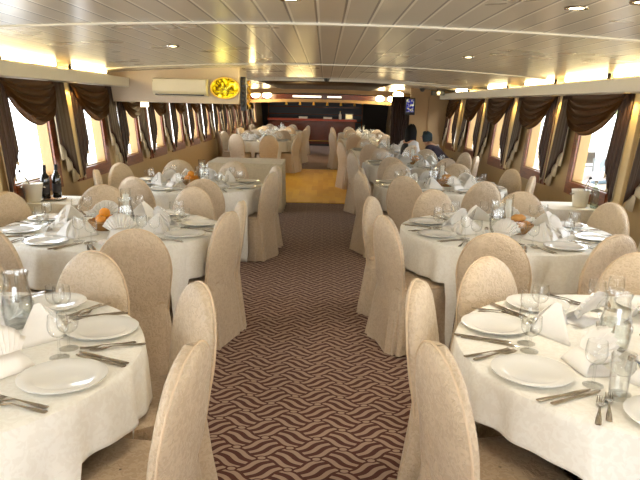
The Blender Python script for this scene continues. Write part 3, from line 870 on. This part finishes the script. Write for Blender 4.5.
def basket():
    r = empty('wicker_basket', (0, 0, 0))
    m = MB(); rows = []
    for j in range(9):
        v = j / 8
        rows.append([((.062 + .045 * v + .003 * (1 if (k + j) % 2 else -1)) * cos(2 * pi * k / 40), (.062 + .045 * v + .003 * (1 if (k + j) % 2 else -1)) * sin(2 * pi * k / 40), .003 + .06 * v) for k in range(40)])
    m.grid(rows, cv=True); m.disc(.064, .004, 40); solid(m.build('weave', M['wicker'], r), .005)
    m = MB(); m.tube([(.108 * cos(2 * pi * k / 40), .108 * sin(2 * pi * k / 40), .065 + .003 * sin(k * 2)) for k in range(41)], .007, 7); m.build('rim', M['wicker'], r)
    return r
BK = Maker(basket)
def orange():
    r = empty('orange', (0, 0, 0))
    m = MB(); m.ball((0, 0, .036), .038, .038, .036, 18, 12); m.build('peel', M['orange'], r)
    m = MB(); m.lathe([(0, .073), (.005, .073), (.006, .069)], 8); m.build('stem', M['leafdark'], r)
    return r
OR = Maker(orange)
def roll():
    m = MB(); n_ = 14; rows = []
    for i in range(13):
        u = i / 12; a_ = pi * u; rr = max(.001, .034 * sin(a_) ** .7) * (1 + .07 * sin(u * 22))
        rows.append([(-.055 * cos(a_), rr * cos(2 * pi * k / n_), .03 + rr * .85 * sin(2 * pi * k / n_)) for k in range(n_)])
    return m.grid(rows, cv=True).build('bread_roll', M['bread'])
RL = Maker(roll)
def shaker():
    r = empty('salt_shaker', (0, 0, 0))
    MB().lathe([(0, 0), (.017, 0), (.02, .01), (.014, .045), (0, .045)], 14).build('jar', M['china'], r)
    MB().lathe([(.0145, .043), (.014, .055), (.007, .061), (0, .062)], 14).build('cap', M['steel'], r)
    return r
SH = Maker(shaker)

def tablecloth(name, cx, cy_, R_, seats, var):
    rnd = random.Random(var); N = 360; rows = []
    ph = [rnd.uniform(0, 6.28) for _ in range(6)]
    for q in (.02, .25, .5, .75, .92): rows.append([(R_ * q * cos(2 * pi * k / N), R_ * q * sin(2 * pi * k / N), .752) for k in range(N)])
    NZ = 16
    spans = []
    for px, py, fc, hz_ in seats:
        ang = []
        for i in range(-10, 11):
            for j in range(0, 24):
                u_, w_ = i / 10 * .215, .03 + j / 23 * .44      # across the seat, forward from the back
                qx, qy = px - cos(fc) * w_ - sin(fc) * u_ - cx, py - sin(fc) * w_ + cos(fc) * u_ - cy_
                rq = math.hypot(qx, qy)
                if R_ - .03 < rq < R_ + .09: ang.append((atan2(qy, qx) - fc + pi) % (2 * pi) - pi)
        if ang and hz_ > .5 and cx < 0: ang = [q for q in ang if q > min(ang) + .2]
        if ang: spans.append((fc + (min(ang) + max(ang)) / 2, (max(ang) - min(ang)) / 2 + .02, hz_))
    def hemf(a_):
        best = 9.0; hz_ = .497
        for s_, half, h_ in spans:
            dd = abs((a_ - s_ + pi) % (2 * pi) - pi)
            if dd - half < best: best = dd - half; hz_ = h_
        t_ = min(1, max(0, best / .05)); return t_ * t_ * (3 - 2 * t_), hz_
    hem = [hemf(2 * pi * k / N) for k in range(N)]
    for j in range(NZ + 1):
        v = j / NZ; row = []
        for k in range(N):
            a_ = 2 * pi * k / N; g_, hz_ = hem[k]
            zh = hz_ * (1 - g_) + .012 * g_
            if j == 0: rr, z = R_ * .985, .752
            elif j == 1: rr, z = R_ * 1.0, .746
            else:
                vv = (j - 1) / (NZ - 1); z = .746 + (zh - .746) * vv
                dep = (.746 - z) / .73
                fold = .024 * sin(11 * a_ + ph[0]) + .018 * sin(19 * a_ + ph[1]) + .010 * sin(31 * a_ + ph[2])
                rr = R_ + .004 + fold * (.25 + 1.3 * dep) * min(1, vv * 3) - .02 * dep * g_
                # narrow cones of cloth gather between the seats
                rr += .05 * g_ * dep + (.012 * (1 - g_) * vv)
            row.append((rr * cos(a_), rr * sin(a_), z))
        rows.append(row)
    m = MB(); m.grid(rows, cv=True)
    m.f.append(tuple(range(N)))
    o = m.build('tablecloth', M['cloth']); o.location = (cx, cy_, 0); return solid(o, .003, -1)
def table_under():
    r = empty('round_table', (0, 0, 0))
    MB().lathe([(0, .72), (.70, .72), (.705, .735), (.70, .748), (0, .748)], 48).build('tabletop', M['frame'], r)
    for k in range(4):
        a_ = pi / 4 + k * pi / 2
        MB().tube([(.5 * cos(a_), .5 * sin(a_), 0), (.42 * cos(a_), .42 * sin(a_), .72)], .018, 8).build('leg', M['steel'], r)
    return r
TU = Maker(table_under)

SEATN = {22.5: 'window-side back', 67.5: 'back window', 112.5: 'back aisle', 157.5: 'aisle-side back', 202.5: 'aisle-side front', 247.5: 'front aisle', 292.5: 'front window', 337.5: 'window-side front'}
def seatname(side, a_):
    if side > 0: return SEATN[a_]
    return SEATN[(180 - a_) % 360]

TABLES = [
    # name, cx, cy, side, radius, detail, {seat: override (x,y) or None}
    ('nearest left', -1.41, 2.13, -1, .76, 3, {157.5: None, 202.5: None, 247.5: None, 292.5: None, 337.5: (-.385, 1.83, -8), 22.5: (-.49, 2.50, 31), 67.5: (-1.10, 3.0)}),
    ('second left', -1.50, 4.50, -1, .76, 3, {202.5: None, 292.5: (-1.08, 3.58), 337.5: (-.63, 4.24, -18), 22.5: (-.60, 4.72)}),
    ('third left', -1.42, 7.05, -1, .76, 2, {292.5: (-1.15, 6.05), 337.5: (-.54, 6.75), 22.5: (-.55, 7.5), 67.5: (-1.12, 8.0)}),
    ('nearest right', 1.30, 2.32, 1, .76, 3, {22.5: None, 337.5: None, 292.5: None, 247.5: None, 112.5: (.82, 3.08), 157.5: (.41, 2.62), 202.5: (.37, 1.88, 193)}),
    ('second right', 1.38, 4.72, 1, .785, 3, {157.5: (.39, 5.14), 202.5: (.42, 4.24, 200), 247.5: (1.03, 3.72), 337.5: (2.2, 4.2)}),
    ('third right', 1.36, 7.45, 1, .76, 2, {247.5: (.86, 6.72), 292.5: (1.62, 6.42), 157.5: (.44, 7.55)}),
    ('fourth right', 1.38, 10.2, 1, .76, 2, {}),
    ('fifth right', 1.28, 13.15, 1, .76, 1, {67.5: None, 22.5: None}),
    ('far-right middle', 1.15, 17.1, 1, .76, 1, {}),
    ('far-right bar-side', 1.2, 20.6, 1, .76, 1, {67.5: None, 22.5: None}),
    ('far-left dance-floor', -1.58, 15.9, -1, .76, 1, {292.5: (-1.25, 14.7), 247.5: (-2.05, 15.0)}),
    ('far-left middle', -1.5, 18.6, -1, .76, 1, {}),
    ('far-left bar-side', -1.5, 21.6, -1, .76, 1, {}),
]
PA = {('nearest left', 337.5): -18.5, ('nearest left', 22.5): 25.5, ('nearest right', 202.5): 203.5, ('nearest right', 157.5): 157}
GCH = 'covered chairs around the round tables'
nchair = 0
def to_seat(a_, r_, off=0.0):
    """point at radius r_ on the seat axis, off metres to the diner's right"""
    ca, sa = cos(a_), sin(a_)
    # diner sits at +axis facing the centre: facing = (-ca,-sa); right of facing = (-sa, ca)
    return (r_ * ca - off * sa, r_ * sa + off * ca)
for ti, (tn_, cx, cy_, side, R_, det, ov) in enumerate(TABLES):
    seats = []
    for k in range(8):
        a0 = 22.5 + 45 * k
        if a0 in ov and ov[a0] is None: continue
        a_ = radians(a0)
        o_ = ov.get(a0) or (cx + 1.03 * cos(a_), cy_ + 1.03 * sin(a_)); x, y = o_[:2]
        aa = atan2(y - cy_, x - cx); dist = math.hypot(x - cx, y - cy_)
        face = aa + random.uniform(-.05, .05)
        if len(o_) > 2: face = radians(o_[2])
        
        seats.append((x, y, face, .55 if (tn_, a0) == ('nearest left', 337.5) else .58 if (tn_, a0) == ('nearest right', 202.5) else .497))
        rz = face + pi / 2          # local +Y points to the table
        CH[nchair % 3].place((x, y, 0), rz, 'beige damask covered chair at the %s seat of the %s table' % (seatname(side, a0), tn_), 'chair', GCH)
        nchair += 1
    TU.place((cx, cy_, 0), 0, 'round dining table hidden under the ivory cloth, %s table' % tn_, 'table', 'round dining tables')
    tc = tablecloth('tablecloth', cx, cy_, R_, seats, ti + 5)
    tag(tc, 'ivory damask cloth draped over the %s round table' % tn_, 'tablecloth', 'ivory tablecloths on the round tables')
    zt = .7525
    for k in range(8):
        a0 = 22.5 + 45 * k; a_ = radians(a0); rnd = random.Random(ti * 31 + k)
        if a0 in ov and ov[a0]:
            a_ = (a_ + atan2(ov[a0][1] - cy_, ov[a0][0] - cx)) / 2 if abs(a_ - atan2(ov[a0][1] - cy_, ov[a0][0] - cx)) < 1 else a_
        a_ += rnd.uniform(-.03, .03)
        a_ = radians(PA[(tn_, a0)]) if (tn_, a0) in PA else a_
        px, py = cx + .612 * cos(a_), cy_ + .612 * sin(a_)
        if not inframe(px, py, zt, 60): continue
        sn = seatname(side, a0); tl = 'at the %s seat of the %s table' % (sn, tn_)
        rz = a_ + pi / 2
        PLT.place((px, py, zt), rz, 'white round dinner plate ' + tl, 'plate', 'white dinner plates')
        if det >= 2:
            for nm, MK, offs, w, ra in (('outer fork', FRK, -.205, 'fork', .635), ('inner fork', FRK, -.178, 'fork', .62), ('inner knife', KNF, .172, 'knife', .625), ('outer knife', KNF, .197, 'knife', .615)):
                if det == 2 and 'outer' in nm: continue
                q = to_seat(a_, ra + rnd.uniform(-.015, .015), offs)
                if R_ < math.hypot(*q) + .02: q = (q[0] * (R_ - .05) / math.hypot(*q), q[1] * (R_ - .05) / math.hypot(*q))
                MK.place((cx + q[0], cy_ + q[1], zt), rz + rnd.uniform(-.12, .12), ('steel %s ' % nm) + tl, w, 'steel cutlery')
        q = to_seat(a_, .475 + rnd.uniform(-.01, .01), .145)
        WG.place((cx + q[0], cy_ + q[1], zt), rnd.uniform(0, 6), 'clear stemmed wine glass ' + tl, 'glass', 'stemmed wine glasses')
        q = to_seat(a_, .455 + rnd.uniform(-.01, .01), .225)
        if det >= 1: WT.place((cx + q[0], cy_ + q[1], zt), rnd.uniform(0, 6), 'clear water goblet ' + tl, 'glass', 'short water goblets')
        q = to_seat(a_, .385 + rnd.uniform(-.015, .015), .0 + rnd.uniform(-.03, .03))
        kind = (k + ti) % 2
        mk = (NPF if kind else NPT)[k // 2 % 2]
        mk.place((cx + q[0], cy_ + q[1], zt), rz + pi + rnd.uniform(-.5, .5), ('white fan-folded napkin ' if kind else 'white peak-folded napkin ') + tl, 'napkin', 'white folded napkins')
    # centre of the table
    if inframe(cx, cy_, .8, 200):
        sgn = -1 if side > 0 else 1
        tl = 'at the centre of the %s table' % tn_
        if tn_ == 'nearest right': pp = (1.13, 2.33)
        elif tn_ == 'nearest left': pp = (-1.20, 2.42)
        else: pp = (cx - .09 if side > 0 else cx + .12, cy_ - .08)
        PT.place((pp[0], pp[1], zt), 2.0, 'clear glass water pitcher with handle ' + tl, 'pitcher', 'glass water pitchers')
        if det >= 1:
            gx, gy = (cx + .05, cy_ + .16) if tn_ != 'nearest left' else (cx - .2, cy_)
            CGL.place((gx, gy, zt), 0, 'tall clear glass cylinder round a candle ' + tl, 'candle holder', 'glass candle cylinders')
            CDL.place((gx, gy, zt + .0125), 0, 'white candle inside the glass cylinder ' + tl, 'candle', 'white candles')
        if det >= 2:
            bx, by = (cx + .06, cy_ - .08) if side > 0 else (cx - .02, cy_ - .10)
            BK.place((bx, by, zt), 0, 'small round wicker basket ' + tl, 'basket', 'wicker baskets')
            for q in range(4):
                an = q * 2 * pi / 3 + .4; lo_ = (bx + .05 * cos(an), by + .05 * sin(an), zt + .032) if q < 3 else (bx, by, zt + .082)
                wh = ['toward the aisle', 'toward the window', 'toward the camera', 'on top of the others'][q]
                if side < 0: OR.place(lo_, q, 'orange in the basket on the %s table, %s' % (tn_, wh), 'orange', 'oranges in the baskets')
                else: RL.place(lo_, q * 1.1, 'brown bread roll in the basket on the %s table, %s' % (tn_, wh), 'bread', 'bread rolls in the baskets')
            SH.place((cx + .2 * sgn, cy_ - .2, zt), 0, 'small white salt shaker with steel cap ' + tl, 'shaker', 'salt shakers')

# tumblers and a white bowl on the nearest right table
TB.place((.955, 1.90, .7525), 0, 'tall clear tumbler by the front fan napkin, nearest right table', 'glass', 'tall tumblers')
TB.place((1.03, 2.20, .7525), 0, 'tall clear tumbler beside the pitcher, nearest right table', 'glass', 'tall tumblers')
r = empty('white_bowl', (1.17, 2.12, .7525), 0, 'small white china bowl beside the pitcher, nearest right table', 'bowl')
MB().lathe([(0, .004), (.028, .004), (.05, .045), (.053, .045), (.031, 0), (0, 0)], 28).build('bowl_body', M['china'], r)
MB().lathe([(.0532, .036), (.0515, .036), (.0525, .04), (.054, .04)], 28).build('blue_rim', M['blue'], r)

# ------------------------------------------------------------------ draped side tables by the windows
def draped(name, x0, x1, y0, y1, top, label, hem=.01, var=1, mat='cloth'):
    rnd = random.Random(var); m = MB(); rows = []; per = []
    n_ = 30
    for i in range(n_): per.append((x0 + (x1 - x0) * i / n_, y0, 0, -1))
    for i in range(n_): per.append((x1, y0 + (y1 - y0) * i / n_, 1, 0))
    for i in range(n_): per.append((x1 - (x1 - x0) * i / n_, y1, 0, 1))
    for i in range(n_): per.append((x0, y1 - (y1 - y0) * i / n_, -1, 0))
    for j in range(10):
        v = j / 9; z = top + (hem - top) * v
        rows.append([(p[0] + p[2] * (.004 + v * (.012 + .012 * sin(k * .9 + var) + .006 * sin(k * 2.3))), p[1] + p[3] * (.004 + v * (.012 + .012 * sin(k * .9 + var) + .006 * sin(k * 2.3))), z) for k, p in enumerate(per)])
    m.grid(rows, cv=True)
    m.f.append(tuple(range(len(per))))
    me = m.mesh('tablecloth', M[mat]); cx, cy_ = (x0 + x1) / 2, (y0 + y1) / 2
    me.transform(Matrix.Translation((-cx, -cy_, 0)))
    o = obj('tablecloth', me, None, (cx, cy_, 0)); tag(o, label, 'tablecloth', 'cloths on the rectangular tables'); solid(o, .003, -1)
    r = empty('side_table', (cx, cy_, 0), 0, label.replace('ivory cloth draped over', 'rectangular table hidden under the cloth,').replace('sand coloured cloth draped over', 'long table hidden under the cloth,'), 'table')
    MB().box(x0 + .01 - cx, x1 - .01 - cx, y0 + .01 - cy_, y1 - .01 - cy_, top - .03, top - .005).build('tabletop', M['frame'], r, smooth=False)
    for a_ in (x0 + .05, x1 - .05):
        for b_ in (y0 + .05, y1 - .05): MB().tube([(a_ - cx, b_ - cy_, 0), (a_ - cx, b_ - cy_, top - .03)], .018, 8).build('leg', M['frame'], r)
    return o
draped('t', -2.60, -2.00, 5.45, 5.95, .75, 'ivory cloth draped over the small left window table', var=3)
draped('t', 2.12, 2.60, 5.85, 6.35, .75, 'ivory cloth draped over the small right window table', var=5)
draped('t', -1.75, -.63, 9.65, 10.6, .75, 'sand coloured cloth draped over the bare rectangular table by the dance floor', var=8, mat='cloth2')
ZT = .7525
def wine_bottle():
    r = empty('wine_bottle', (0, 0, 0))
    MB().lathe([(0, 0), (.036, 0), (.039, .006), (.039, .17), (.034, .2), (.016, .23), (.0145, .275)], 22).build('bottle_glass', M['bottle'], r)
    MB().lathe([(.0155, .245), (.0158, .296), (.012, .3), (0, .3)], 16).build('foil', M['vest'], r)
    MB().lathe([(.0396, .05), (.0396, .13)], 22).build('paper_label', M['dark'], r)
    return r
WB = Maker(wine_bottle)
WB.place((-2.475, 5.66, ZT + .012), 0, 'dark wine bottle on the left window table, nearer the white bucket', 'bottle', 'dark wine bottles')
WB.place((-2.405, 5.74, ZT + .012), 1, 'dark wine bottle on the left window table, nearer the curtain tail', 'bottle', 'dark wine bottles')
r = empty('round_tray', (-2.44, 5.70, ZT), 0, 'round steel tray under the dark wine bottles', 'tray')
MB().lathe([(0, .004), (.11, .004), (.125, .014), (.128, .013), (.112, 0), (0, 0)], 32).build('tray_dish', M['steel'], r)
def bucket():
    r = empty('ice_bucket', (0, 0, 0))
    MB().lathe([(0, 0), (.06, 0), (.064, .005), (.085, .16), (.088, .163), (.082, .163), (.06, .012), (0, .012)], 28).build('bucket_body', M['white'], r)
    m = MB()
    for sg in (-1, 1): m.tube([(sg * .083, -.02, .13), (sg * .1, -.015, .125), (sg * .1, .015, .125), (sg * .083, .02, .13)], .005, 7)
    m.build('handle', M['steel'], r)
    m = MB()
    for k in range(9):
        a_ = k * 2.4; q = .02 + .005 * k
        m.ball((q * cos(a_), q * sin(a_), .13 + .01 * (k % 3)), .019, .018, .016, 6, 4)
    o = m.build('ice', M['glass'], r); o['kind'] = 'stuff'
    return r
BU = Maker(bucket)
BU.place((-2.535, 5.545, ZT), .4, 'white ice bucket beside the dark wine bottles', 'bucket', 'white ice buckets')
BU.place((2.44, 6.03, ZT), .2, 'white ice bucket on the right window table', 'bucket', 'white ice buckets')
def tongs():
    r = empty('ice_tongs', (0, 0, 0))
    for sg in (-1, 1):
        m = MB(); m.tube([(0, 0, .0), (sg * .014, .06, .10), (sg * .006, .1, .16)], .005, 7); m.build('arm', M['steel'], r)
    m = MB(); m.ball((0, 0, 0), .012, .01, .012, 10, 6); m.build('hinge', M['steel'], r)
    m = MB(); m.ball((0, .105, .165), .016, .013, .016, 10, 6); m.build('claw', M['black'], r)
    return r
TG = Maker(tongs)
TG.place((-2.535, 5.565, ZT + .1), 1.9, 'steel ice tongs leaning in the left ice bucket', 'tongs', 'ice tongs')
TG.place((2.46, 6.03, ZT + .1), -.9, 'steel ice tongs leaning in the right ice bucket', 'tongs', 'ice tongs')
r = empty('water_bottle', (2.55, 5.97, ZT), 0, 'clear glass bottle behind the right ice bucket', 'bottle')
MB().lathe([(0, 0), (.034, 0), (.037, .006), (.037, .14), (.03, .18), (.014, .22), (.013, .25)], 20).build('bottle_glass', M['green'], r)
MB().lathe([(.0145, .24), (.0145, .262), (0, .263)], 14).build('cap', M['steel'], r)

# ------------------------------------------------------------------ people seated at the fifth right table
def skin_mesh(name, verts, edges, mat, parent, root=0, sub=2):
    me = bpy.data.meshes.new(name); me.from_pydata([v[:3] for v in verts], edges, []); me.materials.append(mat)
    o = obj(name, me, parent)
    me.skin_vertices or o.modifiers.new('skin', 'SKIN')
    sk = o.modifiers.get('skin') or o.modifiers.new('skin', 'SKIN')
    lay = me.skin_vertices[0] if me.skin_vertices else None
    if lay:
        for i, v in enumerate(verts):
            rr = v[3]; lay.data[i].radius = (rr, rr * (v[4] if len(v) > 4 else 1)); lay.data[i].use_root = (i == root)
    sk.use_smooth_shade = True
    ss = o.modifiers.new('sub', 'SUBSURF'); ss.levels = sub; ss.render_levels = sub
    return o
def person(loc, rz, label, lean, mats, longhair, scarf):
    """seated figure facing local +Y; origin on the floor below the pelvis"""
    r = empty('person', loc, rz, label, 'person')
    L = lean
    zs = lambda z: .52 + (z - .52) * (1 - .5 * L) if L > .2 else z
    V = [(0, 0, .52, .13), (0, .02 + .3 * L, .68, .125), (0, .03 + .6 * L, .84, .135), (0, .03 + .8 * L, .97, .10), (0, .035 + .9 * L, 1.05, .05), (0, .06 + L, 1.10, .055),
         (0, .075 + L, 1.17, .083), (0, .07 + L, 1.245, .078)]
    E = [(i, i + 1) for i in range(7)]
    def arm(sg):
        b = len(V)
        V.extend([(sg * .165, .03 + .8 * L, .95, .05), (sg * .21, .07 + .6 * L, .72, .042), (sg * .15, .30 + .4 * L, .70, .034), (sg * .12, .385 + .4 * L, .715, .028), (sg * .11, .43 + .4 * L, .72, .028)])
        E.extend([(3, b), (b, b + 1), (b + 1, b + 2), (b + 2, b + 3), (b + 3, b + 4)])
        for q in range(4):
            c_ = len(V); x = sg * (.11 + (q - 1.5) * .017); ln = (.06, .07, .066, .05)[q]
            V.extend([(x, .45 + .4 * L + ln * .5, .722, .009), (x, .45 + .4 * L + ln, .712, .008)]); E.extend([(b + 4, c_), (c_, c_ + 1)])
        c_ = len(V); V.extend([(sg * .075, .42 + .4 * L, .722, .010), (sg * .062, .45 + .4 * L, .716, .009)]); E.extend([(b + 3, c_), (c_, c_ + 1)])
    arm(-1); arm(1)
    for sg in (-1, 1):
        b = len(V)
        V.extend([(sg * .1, .06, .52, .085), (sg * .12, .42, .52, .06), (sg * .12, .42, .28, .05), (sg * .12, .42, .09, .036), (sg * .12, .50, .04, .03)])
        E.extend([(0, b), (b, b + 1), (b + 1, b + 2), (b + 2, b + 3), (b + 3, b + 4)])
    V = [(v[0], v[1], zs(v[2]) if v[2] > .6 else v[2]) + tuple(v[3:]) for v in V]
    skin_mesh('body', V, E, M['skin'], r)
    # face
    hy, hz = .075 + L, zs(1.19)
    m = MB(); m.ball((0, hy + .088, hz - .005), .011, .018, .017, 8, 6); m.build('nose', M['skin'], r)
    for sg in (-1, 1): MB().ball((sg * .03, hy + .074, hz + .02), .011, .006, .007, 8, 6).build('eye', M['vest'], r)
    MB().ball((0, hy + .078, hz - .045), .022, .006, .006, 8, 6).build('mouth', M['bread'], r)
    for sg in (-1, 1): MB().ball((sg * .083, hy, hz), .012, .018, .028, 8, 6).build('ear', M['skin'], r)
    # clothes: a shirt over trunk and arms, vest over it, trousers
    SV = [(0, 0, .54, .142), (0, .02 + .3 * L, .68, .136), (0, .03 + .6 * L, .84, .146), (0, .03 + .8 * L, .975, .108), (0, .035 + .9 * L, 1.04, .058)]; SE = [(0, 1), (1, 2), (2, 3), (3, 4)]
    for sg in (-1, 1):
        b = len(SV); SV.extend([(sg * .165, .03 + .8 * L, .95, .062), (sg * .21, .07 + .6 * L, .72, .054), (sg * .155, .28 + .4 * L, .705, .046)]); SE.extend([(3, b), (b, b + 1), (b + 1, b + 2)])
    SV = [(v[0], v[1], zs(v[2]) if v[2] > .6 else v[2]) + tuple(v[3:]) for v in SV]
    skin_mesh('shirt', SV, SE, mats[0], r)
    if mats[1]:
        skin_mesh('vest', [(0, 0, .53, .152), (0, .015 + .3 * L, .68, .146), (0, .02 + .6 * L, .84, .156), (0, .01 + .8 * L, .985, .122)], [(0, 1), (1, 2), (2, 3)], mats[1], r)
    TV_ = [(0, 0, .52, .145)]; TE = []
    for sg in (-1, 1):
        b = len(TV_); TV_.extend([(sg * .1, .08, .52, .097), (sg * .12, .42, .52, .072), (sg * .12, .42, .28, .062), (sg * .12, .42, .11, .055)]); TE.extend([(0, b), (b, b + 1), (b + 1, b + 2), (b + 2, b + 3)])
    skin_mesh('trousers', TV_, TE, M['vest'], r)
    # hair or scarf
    m = MB(); rows = []
    for i in range(13):
        u = i / 12
        z = hz + .105 - (.36 if longhair else .17) * u ** 1.15
        wr = .098 * (sin(pi * min(.5, .06 + u * 1.1)) if u < .5 else 1 - .12 * (u - .5))
        rows.append([(wr * sin(a_), hy - .012 - wr * 1.02 * cos(a_) - .02 * u * (L > 0), z + .012 * cos(a_ * 2)) for a_ in [(-1.95 + 3.9 * k / 26) * (1 if u > .25 else 1.55 - 2.2 * u) for k in range(27)]])
    m.grid(rows); o = m.build('headscarf' if scarf else 'hair', M['scarf'] if scarf else M['hair'], r); solid(o, .02, 1)
    return r
person((1.58, 12.35, 0), radians(-52), 'seated person with long black hair in black vest and white shirt', .05, (M['shirt'], M['vest']), True, False)
person((2.42, 12.5, 0), radians(62), 'seated person in dark plum top and teal headscarf by the window', .42, (M['navy'], None), False, True)

# ------------------------------------------------------------------ outside the right windows: quay, boats, trees
struct(MB().box(3.3, 60, -20, 90, -.9, -.6).build('ground', M['quay'], smooth=False))
def boat(kind):
    def fn():
        r = empty('motorboat', (0, 0, 0)); m = MB(); rows = []
        for i in range(13):
            u = i / 12; y = -3 + 6 * u; w = 1.05 * min(1, (1 - max(0, u - .45) / .56) ** .6 if u < 1 else .02); w = max(.02, w)
            rows.append([(0, y, -.05 + .3 * u * u), (w * .75, y, .05 + .3 * u * u), (w, y, .85 + .25 * u), (w * .92, y, .87 + .25 * u), (0, y, .8 + .25 * u), (-w * .92, y, .87 + .25 * u), (-w, y, .85 + .25 * u), (-w * .75, y, .05 + .3 * u * u)])
        m.grid(rows, cv=True); m.f.append(tuple(range(8)))
        m.build('hull', M['hull'] if kind else M['hullw'], r)
        m = MB()
        for sg in (-1, 1): m.tube([(sg * max(.02, 1.05 * max(.0, 1 - max(0, u - .45) / .56) ** .6), -3 + 6 * u, .86 + .25 * u) for u in [k / 12 for k in range(12)]], .04, 6)
        m.build('gunwale', M['canvas'], r)
        m = MB(); m.grid([[(s_ * .8, y, z) for s_ in (-1, -.4, .4, 1)] for y, z in ((-1.8, .85), (-1.7, 1.5), (.2, 1.55), (.8, .95))]); solid(m.build('cabin', M['hullw'], r), .05)
        m = MB(); m.grid([[(s_ * .7, y, z) for s_ in (-1, 0, 1)] for y, z in ((.32, 1.5), (.84, 1.0))]); solid(m.build('windscreen', M['tint'], r), .03)
        m = MB()
        for sg in (-1, 1): m.box(sg * .8 - .02, sg * .8 + .02, -1.5, 0, 1.1, 1.35)
        m.build('side_window', M['tint'], r)
        return r
    return fn
B0, B1 = Maker(boat(0)), Maker(boat(1))
B1.place((6.3, 13.6, -.6), radians(-70), 'grey hulled motorboat outside the widest right window', 'boat')
B0.place((7.6, 10.2, -.6), radians(-80), 'white motorboat nearest the right windows outside', 'boat', 'white motorboats outside')
B0.place((9.5, 19.5, -.6), radians(-75), 'white motorboat moored farther along the quay outside', 'boat', 'white motorboats outside')
def tree(v):
    def fn():
        rnd = random.Random(v); r = empty('tree', (0, 0, 0))
        MB().tube([(0, 0, 0), (.1, 0, 1.5), (.05, .1, 3)], [.2, .16, .1], 8).build('trunk', M['bark'], r)
        m = MB()
        for k in range(26):
            m.ball((rnd.gauss(0, .9), rnd.gauss(0, .9), 3.4 + rnd.gauss(0, .7)), rnd.uniform(.4, .8), rnd.uniform(.4, .8), rnd.uniform(.3, .6), 8, 6)
        m.build('crown', M['leaf'], r); return r
    return fn
TRS = [Maker(tree(1)), Maker(tree(2))]
for k, (x, y) in enumerate([(15, 24), (18.5, 29), (17, 37), (22, 43), (14, 15), (27, 52), (24, 33)]):
    TRS[k % 2].place((x, y, -.6), k, 'leafy green tree on the bank outside the right windows', 'tree', 'trees on the bank outside')

# ------------------------------------------------------------------ daylight
w = bpy.data.worlds.new('sky'); S.world = w; w.use_nodes = True
bg = w.node_tree.nodes['Background']; bg.inputs[0].default_value = (.95, .97, 1.0, 1); bg.inputs[1].default_value = 3.6
